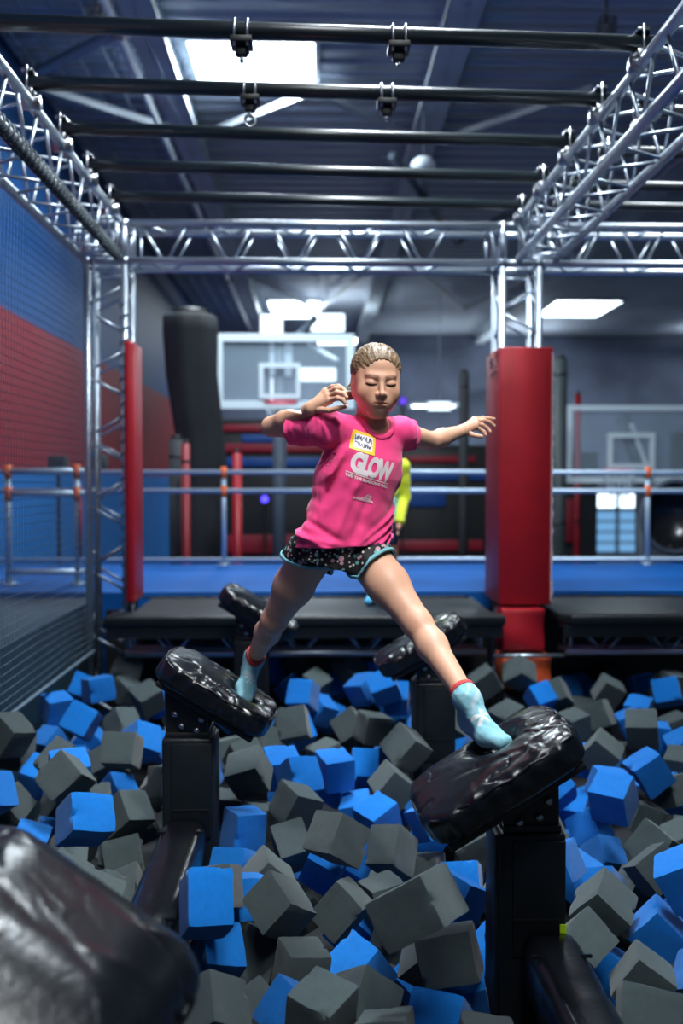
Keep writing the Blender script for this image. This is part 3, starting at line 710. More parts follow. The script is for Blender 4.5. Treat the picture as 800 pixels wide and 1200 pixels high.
('g', (0.417, 3.577, -0.315), (0.104, 0.814, 0.568, -0.055), (0.141, 0.127, 0.127), 'grey foam cube left of the front right pad post, third nearest grey one'),
('b', (0.132, 3.529, -0.234), (0.741, -0.366, 0.006, -0.563), (0.14, 0.127, 0.145), 'half-buried blue foam cube left of the front right pad post, third nearest blue one'),
('g', (0.232, 3.199, -0.256), (0.032, 0.98, 0.178, 0.087), (0.127, 0.143, 0.142), 'grey foam cube left of the front right pad post, sixth nearest grey one'),
('g', (0.243, 2.255, 0.157), (-0.551, 0.752, 0.024, 0.361), (0.176, 0.127, 0.156), 'grey foam cube left of the front right pad post, fourth nearest grey one'),
('g', (0.36, 2.524, -0.1), (-0.623, 0.764, -0.003, 0.168), (0.154, 0.133, 0.127), 'grey foam cube left of the front right pad post, second nearest grey one'),
('b', (0.421, 2.841, -0.086), (0.631, -0.623, -0.081, 0.455), (0.148, 0.129, 0.144), 'blue foam cube left of the front right pad post, nearest blue one'),
('b', (0.41, 2.601, -0.246), (-0.176, 0.979, -0.005, 0.1), (0.127, 0.131, 0.135), 'blue foam cube left of the bottom right beam'),
('b', (0.129, 2.85, -0.316), (0.116, -0.911, -0.276, -0.286), (0.144, 0.144, 0.144), 'blue foam cube above the bottom edge'),
('b', (0.317, 2.397, -0.227), (-0.315, 0.913, -0.234, 0.115), (0.148, 0.127, 0.137), 'blue foam cube right of the bottom edge'),
('g', (0.169, 2.237, -0.179), (0.161, 0.77, 0.615, -0.058), (0.147, 0.127, 0.143), 'grey foam cube right of the bottom edge'),
('g', (0.408, 2.22, -0.188), (0.121, 0.99, -0.052, -0.044), (0.127, 0.144, 0.142), 'grey foam cube left of the bottom right beam'),
('g', (0.203, 6.069, -0.015), (-0.765, 0.494, -0.109, 0.398), (0.148, 0.159, 0.143), 'grey foam cube below the far platform, nearest grey one'),
('b', (0.394, 6.135, -0.048), (-0.65, 0.624, -0.164, 0.401), (0.144, 0.144, 0.144), 'half-buried blue foam cube right of the far platform'),
('b', (0.27, 5.527, -0.041), (0.754, -0.518, 0.126, -0.383), (0.147, 0.148, 0.144), 'blue foam cube below the far platform, nearest blue one'),
('b', (0.381, 5.348, 0.012), (0.883, -0.436, -0.15, -0.088), (0.16, 0.143, 0.143), 'blue foam cube right of the far platform'),
('b', (0.464, 5.479, -0.083), (0.876, -0.475, 0.044, -0.075), (0.143, 0.143, 0.144), 'blue foam cube left of the rear pad post, nearest blue one'),
('g', (0.282, 4.748, -0.065), (-0.005, 0.978, 0.186, -0.097), (0.144, 0.144, 0.144), 'grey foam cube left of the rear pad post, second nearest grey one'),
('g', (0.401, 4.229, -0.019), (-0.307, 0.852, 0.123, 0.405), (0.151, 0.145, 0.144), 'grey foam cube left of the rear pad post, nearest grey one'),
('g', (0.325, 4.052, -0.133), (-0.099, 0.904, 0.079, 0.409), (0.131, 0.144, 0.144), 'grey foam cube below the rear pad post'),
('g', (0.648, 4.685, -0.016), (-0.396, 0.779, 0.226, -0.43), (0.145, 0.152, 0.144), 'half-buried grey foam cube left of the forward foot'),
('g', (1.028, 5.694, -0.034), (-0.745, 0.594, 0.233, 0.193), (0.149, 0.143, 0.144), 'grey foam cube left of the orange block, second nearest grey one'),
('g', (1.245, 5.729, 0.011), (-0.83, 0.364, 0.133, 0.402), (0.152, 0.15, 0.143), 'grey foam cube left of the orange block, nearest grey one'),
('g', (1.0, 4.858, -0.055), (-0.109, 0.95, 0.24, 0.165), (0.144, 0.145, 0.144), 'grey foam cube right of the forward foot'),
('b', (1.344, 5.597, -0.112), (-0.417, 0.883, 0.211, 0.032), (0.136, 0.133, 0.139), 'blue foam cube below the orange block'),
('b', (1.648, 6.142, -0.183), (-0.444, 0.848, 0.216, -0.194), (0.13, 0.142, 0.13), 'half-buried blue foam cube right of the orange block, nearest blue one'),
('g', (1.766, 5.63, -0.087), (-0.13, 0.961, -0.031, -0.242), (0.139, 0.141, 0.147), 'grey foam cube right of the orange block, third nearest grey one'),
('b', (2.225, 6.372, -0.203), (-0.504, 0.53, -0.358, 0.581), (0.144, 0.127, 0.144), 'blue foam cube right of the orange block'),
('b', (1.816, 5.227, -0.111), (-0.142, 0.95, -0.278, 0.021), (0.134, 0.144, 0.144), 'half-buried blue foam cube right of the orange block, third nearest blue one'),
('b', (1.725, 5.077, -0.142), (0.001, 0.978, -0.044, 0.204), (0.127, 0.144, 0.143), 'half-buried blue foam cube above the right picture edge, third nearest blue one'),
('b', (1.742, 4.766, -0.128), (-0.01, 0.994, -0.103, -0.042), (0.134, 0.144, 0.143), 'half-buried blue foam cube above the right picture edge, second nearest blue one'),
('g', (2.239, 6.03, -0.158), (-0.954, 0.208, -0.164, 0.141), (0.127, 0.145, 0.145), 'half-buried grey foam cube right of the orange block, third nearest grey one'),
('b', (2.063, 5.456, -0.052), (0.945, -0.249, -0.071, -0.198), (0.15, 0.144, 0.144), 'blue foam cube above the right picture edge'),
('g', (1.946, 5.002, -0.147), (-0.002, -0.984, -0.093, -0.151), (0.131, 0.14, 0.143), 'half-buried grey foam cube above the right picture edge, nearest grey one'),
('g', (2.22, 5.745, -0.07), (0.728, -0.666, -0.072, 0.148), (0.144, 0.14, 0.144), 'half-buried grey foam cube above the right picture edge, third nearest grey one'),
('g', (1.416, 5.114, -0.158), (-0.097, 0.968, 0.215, 0.085), (0.129, 0.136, 0.149), 'grey foam cube right of the orange block, second nearest grey one'),
('g', (1.485, 5.739, -0.122), (0.906, -0.309, -0.18, -0.226), (0.128, 0.144, 0.145), 'grey foam cube right of the orange block, nearest grey one'),
('g', (1.618, 5.311, -0.149), (-0.564, 0.761, -0.027, 0.32), (0.127, 0.148, 0.142), 'grey foam cube right of the orange block, fourth nearest grey one'),
('g', (1.314, 4.287, -0.067), (-0.167, 0.922, -0.184, -0.298), (0.142, 0.144, 0.144), 'grey foam cube left of the right picture edge, third nearest grey one'),
('g', (1.808, 5.38, -0.239), (-0.588, 0.521, -0.354, 0.508), (0.142, 0.127, 0.144), 'half-buried grey foam cube above the right picture edge, second nearest grey one'),
('g', (1.61, 4.585, -0.035), (-0.832, 0.526, -0.055, 0.17), (0.151, 0.143, 0.144), 'grey foam cube above the right picture edge, second nearest grey one'),
('b', (1.819, 4.588, -0.135), (-0.097, 0.961, -0.072, 0.248), (0.129, 0.144, 0.143), 'half-buried blue foam cube above the right picture edge, nearest blue one'),
('g', (1.744, 4.429, -0.174), (-0.064, 0.868, 0.473, 0.135), (0.143, 0.127, 0.143), 'grey foam cube above the right picture edge, nearest grey one'),
('b', (1.443, 4.015, -0.069), (-0.011, 0.957, 0.029, 0.288), (0.137, 0.144, 0.144), 'blue foam cube left of the right picture edge, nearest blue one'),
('b', (1.301, 4.482, -0.158), (-0.653, 0.704, 0.224, -0.168), (0.143, 0.127, 0.144), 'half-buried blue foam cube left of the right picture edge, third nearest blue one'),
('b', (1.249, 3.924, -0.109), (-0.128, 0.976, 0.133, -0.119), (0.161, 0.134, 0.127), 'half-buried blue foam cube left of the right picture edge, second nearest blue one'),
('g', (1.564, 4.109, -0.189), (-0.555, 0.692, -0.187, 0.423), (0.144, 0.127, 0.144), 'grey foam cube left of the right picture edge, nearest grey one'),
('b', (1.672, 4.285, -0.266), (-0.666, 0.364, 0.054, 0.649), (0.139, 0.127, 0.146), 'half-buried blue foam cube left of the right picture edge, nearest blue one'),
('b', (1.171, 3.654, -0.06), (0.796, -0.517, 0.167, -0.268), (0.148, 0.145, 0.144), 'blue foam cube left of the right picture edge, second nearest blue one'),
('b', (1.048, 4.084, -0.162), (-0.871, 0.382, 0.307, -0.018), (0.127, 0.14, 0.145), 'blue foam cube right of the forward foot'),
('b', (1.176, 3.988, -0.305), (-0.407, 0.79, -0.075, 0.452), (0.127, 0.127, 0.132), 'blue foam cube left of the right picture edge, fourth nearest blue one'),
('g', (0.889, 3.626, -0.213), (0.406, -0.791, -0.36, 0.281), (0.144, 0.127, 0.143), 'half-buried grey foam cube above the front right pad post'),
('b', (0.833, 3.23, -0.145), (-0.449, 0.769, 0.364, -0.272), (0.147, 0.127, 0.144), 'blue foam cube right of the front right pad post'),
('b', (1.171, 3.771, -0.344), (-0.319, 0.916, 0.125, -0.21), (0.127, 0.127, 0.127), 'blue foam cube left of the right picture edge, third nearest blue one'),
('g', (1.247, 3.432, -0.167), (-0.367, 0.818, 0.195, 0.397), (0.145, 0.127, 0.145), 'grey foam cube below the right picture edge, nearest grey one'),
('g', (1.415, 3.99, -0.264), (-0.676, 0.716, -0.139, -0.104), (0.133, 0.127, 0.139), 'grey foam cube left of the right picture edge, second nearest grey one'),
('g', (1.443, 3.599, -0.221), (-0.059, 0.981, 0.016, 0.182), (0.127, 0.141, 0.142), 'half-buried grey foam cube below the right picture edge'),
('b', (1.143, 2.84, -0.031), (-0.696, 0.643, 0.053, 0.316), (0.149, 0.145, 0.144), 'blue foam cube below the right picture edge'),
('g', (0.902, 2.906, -0.15), (-0.179, 0.909, -0.177, -0.332), (0.139, 0.152, 0.143), 'grey foam cube right of the front right pad post, second nearest grey one'),
('g', (0.79, 2.769, -0.203), (-0.26, 0.86, -0.34, -0.278), (0.131, 0.143, 0.144), 'grey foam cube right of the front right pad post, nearest grey one'),
('g', (1.19, 3.242, -0.176), (0.544, -0.464, 0.179, -0.676), (0.145, 0.127, 0.145), 'grey foam cube below the right picture edge, second nearest grey one'),
('b', (1.073, 2.88, -0.22), (-0.059, 0.922, -0.161, -0.348), (0.138, 0.148, 0.127), 'blue foam cube above the bottom right beam, second nearest blue one'),
('g', (0.932, 2.631, -0.241), (-0.022, 0.948, -0.133, -0.287), (0.127, 0.139, 0.143), 'grey foam cube right of the bottom right beam, second nearest grey one'),
('b', (0.938, 2.861, -0.357), (-0.111, 0.863, 0.427, -0.245), (0.135, 0.127, 0.127), 'blue foam cube above the bottom right beam, nearest blue one'),
('g', (0.827, 2.276, -0.14), (-0.474, 0.868, -0.144, 0.012), (0.156, 0.13, 0.145), 'grey foam cube right of the bottom right beam, nearest grey one'),
('b', (1.122, 2.633, -0.24), (0.211, -0.747, 0.426, -0.464), (0.139, 0.127, 0.143), 'half-buried blue foam cube right of the bottom right beam'),
('g', (-0.795, 4.106, -0.312), (0.219, 0.479, 0.255, 0.811), (0.144, 0.144, 0.144), 'half-buried grey foam cube above the left beam'),
('b', (-1.29, 5.288, -0.267), (0.283, -0.232, -0.64, -0.675), (0.144, 0.144, 0.144), 'half-buried blue foam cube below the left truss tower'),
('g', (-1.153, 4.253, -0.268), (-0.366, 0.045, 0.531, 0.763), (0.144, 0.144, 0.144), 'half-buried grey foam cube right of the left picture edge'),
('g', (-0.722, 4.354, -0.227), (0.606, 0.285, -0.204, -0.714), (0.144, 0.144, 0.144), 'half-buried grey foam cube left of the left pad post, nearest grey one'),
('g', (-0.164, 2.898, -0.289), (-0.176, 0.545, -0.566, 0.594), (0.144, 0.144, 0.144), 'grey foam cube left of the bottom edge, third nearest grey one'),
('b', (-0.192, 6.368, -0.223), (0.539, 0.096, 0.482, 0.684), (0.144, 0.144, 0.144), 'half-buried blue foam cube right of the trailing foot, nearest blue one'),
('b', (0.065, 5.646, -0.235), (0.284, -0.407, -0.315, 0.809), (0.144, 0.144, 0.144), 'half-buried blue foam cube below the far platform, second nearest blue one'),
('g', (0.639, 3.757, -0.28), (0.396, -0.271, -0.526, -0.702), (0.144, 0.144, 0.144), 'grey foam cube left of the front right pad post, nearest grey one'),
('b', (0.986, 3.498, -0.308), (-0.572, 0.12, -0.245, 0.773), (0.144, 0.144, 0.144), 'half-buried blue foam cube right of the front right pad post, nearest blue one'),
('g', (-0.252, 5.132, -0.241), (-0.041, 0.227, -0.529, 0.817), (0.144, 0.144, 0.144), 'half-buried grey foam cube below the trailing foot, nearest grey one'),
('g', (-0.994, 3.628, -0.29), (0.363, -0.304, 0.444, 0.761), (0.144, 0.144, 0.144), 'half-buried grey foam cube left of the left beam, fifth nearest grey one'),
('g', (-0.696, 3.37, -0.299), (0.092, -0.553, 0.023, -0.828), (0.144, 0.144, 0.144), 'half-buried grey foam cube left of the left beam, nearest grey one'),
('g', (-0.753, 3.591, -0.257), (0.16, -0.013, 0.506, -0.847), (0.144, 0.144, 0.144), 'grey foam cube left of the left beam, nearest grey one'),
('b', (1.013, 3.294, -0.282), (0.44, -0.211, -0.292, -0.822), (0.144, 0.144, 0.144), 'half-buried blue foam cube right of the front right pad post, second nearest blue one'),
('b', (-1.102, 3.869, -0.293), (-0.289, 0.498, -0.5, -0.647), (0.144, 0.144, 0.144), 'half-buried blue foam cube below the left picture edge'),
('g', (0.123, 2.516, -0.237), (-0.591, -0.017, -0.488, 0.642), (0.144, 0.144, 0.144), 'grey foam cube above the bottom edge, nearest grey one'),
('g', (-0.722, 3.153, -0.222), (0.237, -0.171, 0.351, 0.89), (0.144, 0.144, 0.144), 'half-buried grey foam cube left of the left beam, second nearest grey one'),
('b', (1.178, 4.251, -0.326), (-0.409, 0.462, 0.269, 0.74), (0.144, 0.144, 0.144), 'blue foam cube left of the right picture edge, fifth nearest blue one'),
('b', (1.859, 6.532, -0.258), (-0.325, -0.204, 0.506, 0.772), (0.144, 0.144, 0.144), 'half-buried blue foam cube right of the orange block, second nearest blue one'),
('g', (-0.459, 4.915, -0.23), (0.419, 0.477, -0.426, 0.644), (0.144, 0.144, 0.144), 'half-buried grey foam cube above the left pad post'),
('g', (1.645, 5.776, -0.247), (0.622, 0.254, 0.346, -0.655), (0.144, 0.144, 0.144), 'half-buried grey foam cube right of the orange block, nearest grey one'),
('g', (2.07, 6.52, -0.222), (-0.179, -0.429, -0.409, -0.785), (0.144, 0.144, 0.144), 'half-buried grey foam cube right of the orange block, second nearest grey one'),
('g', (-0.991, 4.107, -0.228), (-0.589, 0.333, -0.343, -0.651), (0.144, 0.144, 0.144), 'half-buried grey foam cube left of the left pad post, second nearest grey one'),
('b', (0.543, 3.474, -0.318), (-0.656, -0.263, 0.427, -0.564), (0.144, 0.144, 0.144), 'blue foam cube left of the front right pad post, second nearest blue one'),
('b', (0.438, 3.757, -0.274), (0.575, -0.293, 0.108, -0.756), (0.144, 0.144, 0.144), 'half-buried blue foam cube left of the front right pad post, second nearest blue one'),
('g', (0.346, 2.799, -0.247), (0.512, -0.161, 0.439, 0.72), (0.144, 0.144, 0.144), 'grey foam cube above the bottom edge, second nearest grey one'),
('g', (1.19, 3.395, -0.329), (-0.143, -0.224, 0.605, -0.751), (0.144, 0.144, 0.144), 'half-buried grey foam cube right of the front right pad post'),
('b', (0.332, 2.967, -0.412), (-0.12, -0.341, 0.376, 0.853), (0.144, 0.144, 0.144), 'half-buried blue foam cube right of the bottom edge'),
('b', (0.131, 3.402, -0.443), (-0.19, 0.448, -0.066, -0.871), (0.144, 0.144, 0.144), 'half-buried blue foam cube above the bottom edge'),
('b', (0.605, 3.152, -0.436), (0.184, 0.35, 0.18, -0.901), (0.144, 0.144, 0.144), 'half-buried blue foam cube left of the front right pad post, nearest blue one'),
('g', (0.289, 3.285, -0.447), (-0.074, 0.592, -0.414, -0.688), (0.144, 0.144, 0.144), 'half-buried grey foam cube above the bottom edge, nearest grey one'),
('g', (-0.057, 3.668, -0.483), (0.141, -0.217, 0.554, 0.791), (0.144, 0.144, 0.144), 'half-buried grey foam cube above the bottom edge, second nearest grey one'),
('b', (-0.962, 3.091, -0.269), (0.534, -0.423, -0.05, -0.73), (0.144, 0.144, 0.144), 'blue foam cube buried in the pit under the visible ones'),
('b', (-0.828, 2.947, -0.289), (0.086, 0.392, 0.326, -0.856), (0.144, 0.144, 0.144), 'blue foam cube buried in the pit under the visible ones'),
('g', (-1.228, 3.283, -0.327), (-0.184, -0.655, 0.503, -0.533), (0.144, 0.144, 0.144), 'grey foam cube buried in the pit under the visible ones'),
('g', (1.011, 4.976, -0.262), (-0.438, -0.298, 0.043, -0.847), (0.144, 0.144, 0.144), 'grey foam cube buried in the pit under the visible ones'),
('g', (0.747, 4.589, -0.27), (0.136, -0.466, -0.487, 0.726), (0.144, 0.144, 0.144), 'grey foam cube buried in the pit under the visible ones'),
('g', (0.531, 3.985, -0.233), (-0.339, -0.041, -0.258, 0.904), (0.144, 0.144, 0.144), 'grey foam cube buried in the pit under the visible ones'),
('g', (0.678, 4.119, -0.237), (-0.115, 0.309, -0.498, 0.802), (0.144, 0.144, 0.144), 'grey foam cube buried in the pit under the visible ones'),
('g', (0.938, 4.644, -0.32), (0.398, -0.402, -0.067, 0.822), (0.144, 0.144, 0.144), 'grey foam cube buried in the pit under the visible ones'),
('g', (-1.363, 3.619, -0.252), (-0.044, -0.575, 0.33, 0.748), (0.144, 0.144, 0.144), 'grey foam cube buried in the pit under the visible ones'),
('g', (-1.118, 2.946, -0.248), (0.271, 0.33, -0.08, 0.901), (0.144, 0.144, 0.144), 'grey foam cube buried in the pit under the visible ones'),
('g', (1.162, 4.759, -0.229), (-0.268, 0.351, -0.257, 0.86), (0.144, 0.144, 0.144), 'grey foam cube buried in the pit under the visible ones'),
('g', (0.756, 3.944, -0.296), (-0.306, -0.307, -0.401, 0.807), (0.144, 0.144, 0.144), 'grey foam cube buried in the pit under the visible ones'),
('g', (1.064, 4.401, -0.256), (0.522, 0.208, 0.069, -0.824), (0.144, 0.144, 0.144), 'grey foam cube buried in the pit under the visible ones'),
('b', (1.333, 5.402, -0.222), (-0.255, 0.558, -0.479, -0.628), (0.144, 0.144, 0.144), 'blue foam cube buried in the pit under the visible ones'),
('g', (0.658, 3.283, -0.288), (-0.334, -0.291, -0.496, 0.747), (0.144, 0.144, 0.144), 'grey foam cube buried in the pit under the visible ones'),
('b', (0.801, 4.346, -0.323), (0.098, 0.429, 0.158, 0.884), (0.144, 0.144, 0.144), 'blue foam cube buried in the pit under the visible ones'),
('g', (-1.278, 3.803, -0.307), (-0.067, 0.575, 0.09, -0.811), (0.144, 0.144, 0.144), 'grey foam cube buried in the pit under the visible ones'),
('b', (0.944, 3.886, -0.326), (-0.136, -0.573, 0.389, -0.709), (0.144, 0.144, 0.144), 'blue foam cube buried in the pit under the visible ones'),
('b', (-0.718, 5.885, -0.244), (0.039, -0.311, -0.072, 0.947), (0.144, 0.144, 0.144), 'blue foam cube buried in the pit under the visible ones'),
('g', (0.791, 3.428, -0.231), (0.24, -0.641, -0.468, -0.558), (0.144, 0.144, 0.144), 'grey foam cube buried in the pit under the visible ones'),
('b', (0.802, 4.832, -0.305), (-0.209, -0.669, -0.504, 0.505), (0.144, 0.144, 0.144), 'blue foam cube buried in the pit under the visible ones'),
('g', (1.149, 4.585, -0.27), (0.13, -0.356, -0.122, 0.917), (0.144, 0.144, 0.144), 'grey foam cube buried in the pit under the visible ones'),
('b', (-0.902, 6.315, -0.22), (-0.353, 0.272, -0.604, -0.66), (0.144, 0.144, 0.144), 'blue foam cube buried in the pit under the visible ones'),
('g', (0.932, 4.135, -0.328), (-0.162, -0.11, 0.472, -0.859), (0.144, 0.144, 0.144), 'grey foam cube buried in the pit under the visible ones'),
('b', (0.434, 3.244, -0.309), (0.032, -0.48, -0.101, -0.871), (0.144, 0.144, 0.144), 'blue foam cube buried in the pit under the visible ones'),
('g', (1.393, 3.425, -0.325), (0.512, 0.275, -0.23, 0.781), (0.144, 0.144, 0.144), 'grey foam cube buried in the pit under the visible ones'),
('g', (-0.603, 4.177, -0.325), (-0.115, -0.151, -0.144, 0.971), (0.144, 0.144, 0.144), 'grey foam cube buried in the pit under the visible ones'),
('b', (-0.132, 3.375, -0.328), (0.237, 0.276, 0.239, -0.9), (0.144, 0.144, 0.144), 'blue foam cube buried in the pit under the visible ones'),
('g', (-1.172, 3.575, -0.485), (0.303, -0.559, -0.259, -0.727), (0.144, 0.144, 0.144), 'grey foam cube buried in the pit under the visible ones'),
('b', (-0.553, 5.7, -0.231), (-0.158, -0.303, -0.27, 0.9), (0.144, 0.144, 0.144), 'blue foam cube buried in the pit under the visible ones'),
('g', (0.685, 5.777, -0.266), (-0.615, 0.067, 0.265, 0.74), (0.144, 0.144, 0.144), 'grey foam cube buried in the pit under the visible ones'),
('b', (-1.306, 5.039, -0.321), (-0.263, 0.578, -0.323, 0.702), (0.144, 0.144, 0.144), 'blue foam cube buried in the pit under the visible ones'),
('g', (0.719, 6.055, -0.235), (-0.282, 0.527, -0.505, 0.623), (0.144, 0.144, 0.144), 'grey foam cube buried in the pit under the visible ones'),
('b', (1.142, 5.263, -0.296), (-0.419, -0.011, 0.338, -0.843), (0.144, 0.144, 0.144), 'blue foam cube buried in the pit under the visible ones'),
('b', (0.878, 5.87, -0.283), (0.161, 0.059, -0.207, -0.963), (0.144, 0.144, 0.144), 'blue foam cube buried in the pit under the visible ones'),
('g', (0.951, 5.402, -0.242), (0.477, -0.191, -0.206, 0.832), (0.144, 0.144, 0.144), 'grey foam cube buried in the pit under the visible ones'),
('g', (1.209, 5.571, -0.301), (-0.073, 0.1, 0.431, 0.894), (0.144, 0.144, 0.144), 'grey foam cube buried in the pit under the visible ones'),
('g', (-0.619, 5.098, -0.255), (0.2, -0.33, 0.529, 0.756), (0.144, 0.144, 0.144), 'grey foam cube buried in the pit under the visible ones'),
('g', (-1.081, 3.133, -0.439), (0.335, 0.274, 0.616, 0.658), (0.144, 0.144, 0.144), 'grey foam cube buried in the pit under the visible ones'),
('b', (1.259, 3.195, -0.318), (0.386, 0.3, -0.424, -0.763), (0.144, 0.144, 0.144), 'blue foam cube buried in the pit under the visible ones'),
('g', (1.274, 4.928, -0.269), (0.325, -0.144, 0.381, 0.854), (0.144, 0.144, 0.144), 'grey foam cube buried in the pit under the visible ones'),
('g', (-0.944, 3.325, -0.287), (0.055, 0.108, -0.537, 0.835), (0.144, 0.144, 0.144), 'grey foam cube buried in the pit under the visible ones'),
('b', (-0.999, 2.931, -0.436), (-0.398, 0.538, 0.488, 0.56), (0.144, 0.144, 0.144), 'blue foam cube buried in the pit under the visible ones'),
('g', (-0.722, 6.095, -0.223), (-0.419, 0.148, 0.078, 0.892), (0.144, 0.144, 0.144), 'grey foam cube buried in the pit under the visible ones'),
('b', (-0.581, 4.697, -0.281), (-0.034, -0.654, 0.268, -0.707), (0.144, 0.144, 0.144), 'blue foam cube buried in the pit under the visible ones'),
('b', (0.858, 6.209, -0.302), (-0.197, -0.62, -0.357, 0.671), (0.144, 0.144, 0.144), 'blue foam cube buried in the pit under the visible ones'),
('g', (-0.539, 6.234, -0.255), (-0.238, 0.237, 0.392, -0.856), (0.144, 0.144, 0.144), 'grey foam cube buried in the pit under the visible ones'),
('b', (0.511, 6.496, -0.247), (0.54, -0.146, 0.487, 0.671), (0.144, 0.144, 0.144), 'blue foam cube buried in the pit under the visible ones'),
('b', (1.527, 4.98, -0.295), (-0.425, 0.052, -0.625, 0.653), (0.144, 0.144, 0.144), 'blue foam cube buried in the pit under the visible ones'),
('g', (-0.736, 3.263, -0.47), (0.637, -0.26, -0.008, -0.725), (0.144, 0.144, 0.144), 'grey foam cube buried in the pit under the visible ones'),
('b', (0.805, 6.511, -0.256), (-0.166, -0.308, -0.417, -0.839), (0.144, 0.144, 0.144), 'blue foam cube buried in the pit under the visible ones'),
('g', (0.581, 5.123, -0.276), (0.221, 0.312, 0.528, 0.758), (0.144, 0.144, 0.144), 'grey foam cube buried in the pit under the visible ones'),
('g', (-1.076, 4.152, -0.422), (-0.451, -0.21, 0.474, 0.726), (0.144, 0.144, 0.144), 'grey foam cube buried in the pit under the visible ones'),
('g', (-0.167, 5.586, -0.264), (-0.069, -0.573, -0.273, 0.769), (0.144, 0.144, 0.144), 'grey foam cube buried in the pit under the visible ones'),
('g', (0.366, 4.479, -0.314), (-0.035, -0.022, 0.23, -0.972), (0.144, 0.144, 0.144), 'grey foam cube buried in the pit under the visible ones'),
('g', (-0.745, 4.592, -0.314), (-0.504, 0.139, -0.241, -0.818), (0.144, 0.144, 0.144), 'grey foam cube buried in the pit under the visible ones'),
('b', (0.137, 3.118, -0.477), (0.211, 0.473, 0.589, 0.621), (0.144, 0.144, 0.144), 'blue foam cube buried in the pit under the visible ones'),
('g', (-1.419, 3.708, -0.44), (-0.649, 0.194, -0.27, -0.684), (0.144, 0.144, 0.144), 'grey foam cube buried in the pit under the visible ones'),
('b', (0.602, 5.471, -0.265), (-0.014, 0.389, 0.099, -0.916), (0.144, 0.144, 0.144), 'blue foam cube buried in the pit under the visible ones'),
('g', (-0.995, 3.72, -0.469), (0.506, 0.046, -0.585, 0.632), (0.144, 0.144, 0.144), 'grey foam cube buried in the pit under the visible ones'),
('g', (-0.507, 3.196, -0.442), (0.506, -0.335, -0.211, -0.766), (0.144, 0.144, 0.144), 'grey foam cube buried in the pit under the visible ones'),
('b', (-0.693, 4.889, -0.319), (-0.512, 0.363, 0.042, -0.777), (0.144, 0.144, 0.144), 'blue foam cube buried in the pit under the visible ones'),
('b', (2.573, 5.716, -0.225), (0.279, -0.589, 0.366, 0.665), (0.144, 0.144, 0.144), 'blue foam cube buried in the pit under the visible ones'),
('g', (0.792, 3.839, -0.479), (0.064, -0.273, 0.492, -0.824), (0.144, 0.144, 0.144), 'grey foam cube buried in the pit under the visible ones'),
('g', (-0.884, 5.932, -0.305), (-0.399, 0.266, -0.444, 0.757), (0.144, 0.144, 0.144), 'grey foam cube buried in the pit under the visible ones'),
('g', (0.062, 3.669, -0.313), (0.701, 0.095, -0.388, -0.591), (0.144, 0.144, 0.144), 'grey foam cube buried in the pit under the visible ones'),
('b', (0.411, 4.988, -0.257), (0.21, 0.446, -0.324, 0.808), (0.144, 0.144, 0.144), 'blue foam cube buried in the pit under the visible ones'),
('g', (1.484, 5.191, -0.318), (0.398, -0.275, -0.118, 0.867), (0.144, 0.144, 0.144), 'grey foam cube buried in the pit under the visible ones'),
('g', (1.081, 3.898, -0.46), (-0.254, -0.195, -0.47, -0.823), (0.144, 0.144, 0.144), 'grey foam cube buried in the pit under the visible ones'),
('b', (0.998, 4.257, -0.483), (0.247, -0.489, -0.492, 0.676), (0.144, 0.144, 0.144), 'blue foam cube buried in the pit under the visible ones'),
('g', (0.639, 2.934, -0.295), (0.176, 0.021, -0.351, -0.919), (0.144, 0.144, 0.144), 'grey foam cube buried in the pit under the visible ones'),
('b', (0.5, 3.389, -0.484), (0.4, -0.274, -0.23, -0.844), (0.144, 0.144, 0.144), 'blue foam cube buried in the pit under the visible ones'),
('b', (1.375, 4.422, -0.312), (-0.073, -0.398, -0.526, 0.748), (0.144, 0.144, 0.144), 'blue foam cube buried in the pit under the visible ones'),
('g', (0.215, 3.749, -0.429), (0.074, -0.606, 0.243, -0.753), (0.144, 0.144, 0.144), 'grey foam cube buried in the pit under the visible ones'),
('g', (-0.516, 3.8, -0.228), (0.147, 0.001, -0.597, 0.788), (0.144, 0.144, 0.144), 'grey foam cube buried in the pit under the visible ones'),
('g', (-1.001, 5.428, -0.324), (-0.594, -0.058, 0.534, 0.598), (0.144, 0.144, 0.144), 'grey foam cube buried in the pit under the visible ones'),
('b', (2.478, 5.887, -0.23), (-0.554, -0.293, 0.189, -0.756), (0.144, 0.144, 0.144), 'blue foam cube buried in the pit under the visible ones'),
('g', (0.738, 6.323, -0.276), (-0.422, -0.111, 0.033, -0.899), (0.144, 0.144, 0.144), 'grey foam cube buried in the pit under the visible ones'),
('g', (-1.158, 5.921, -0.299), (0.499, -0.383, -0.519, -0.579), (0.144, 0.144, 0.144), 'grey foam cube buried in the pit under the visible ones'),
('g', (0.569, 4.861, -0.282), (0.068, 0.084, 0.167, 0.98), (0.144, 0.144, 0.144), 'grey foam cube buried in the pit under the visible ones'),
('b', (-1.084, 5.637, -0.328), (-0.242, -0.42, 0.385, 0.786), (0.144, 0.144, 0.144), 'blue foam cube buried in the pit under the visible ones'),
('g', (1.02, 6.519, -0.301), (0.373, -0.39, 0.565, -0.624), (0.144, 0.144, 0.144), 'grey foam cube buried in the pit under the visible ones'),
('g', (1.243, 5.768, -0.312), (0.618, -0.314, -0.2, 0.693), (0.144, 0.144, 0.144), 'grey foam cube buried in the pit under the visible ones'),
('b', (-0.76, 5.355, -0.282), (0.644, 0.206, 0.47, -0.568), (0.144, 0.144, 0.144), 'blue foam cube buried in the pit under the visible ones'),
('b', (-0.13, 4.286, -0.299), (0.381, 0.55, 0.03, 0.743), (0.144, 0.144, 0.144), 'blue foam cube buried in the pit under the visible ones'),
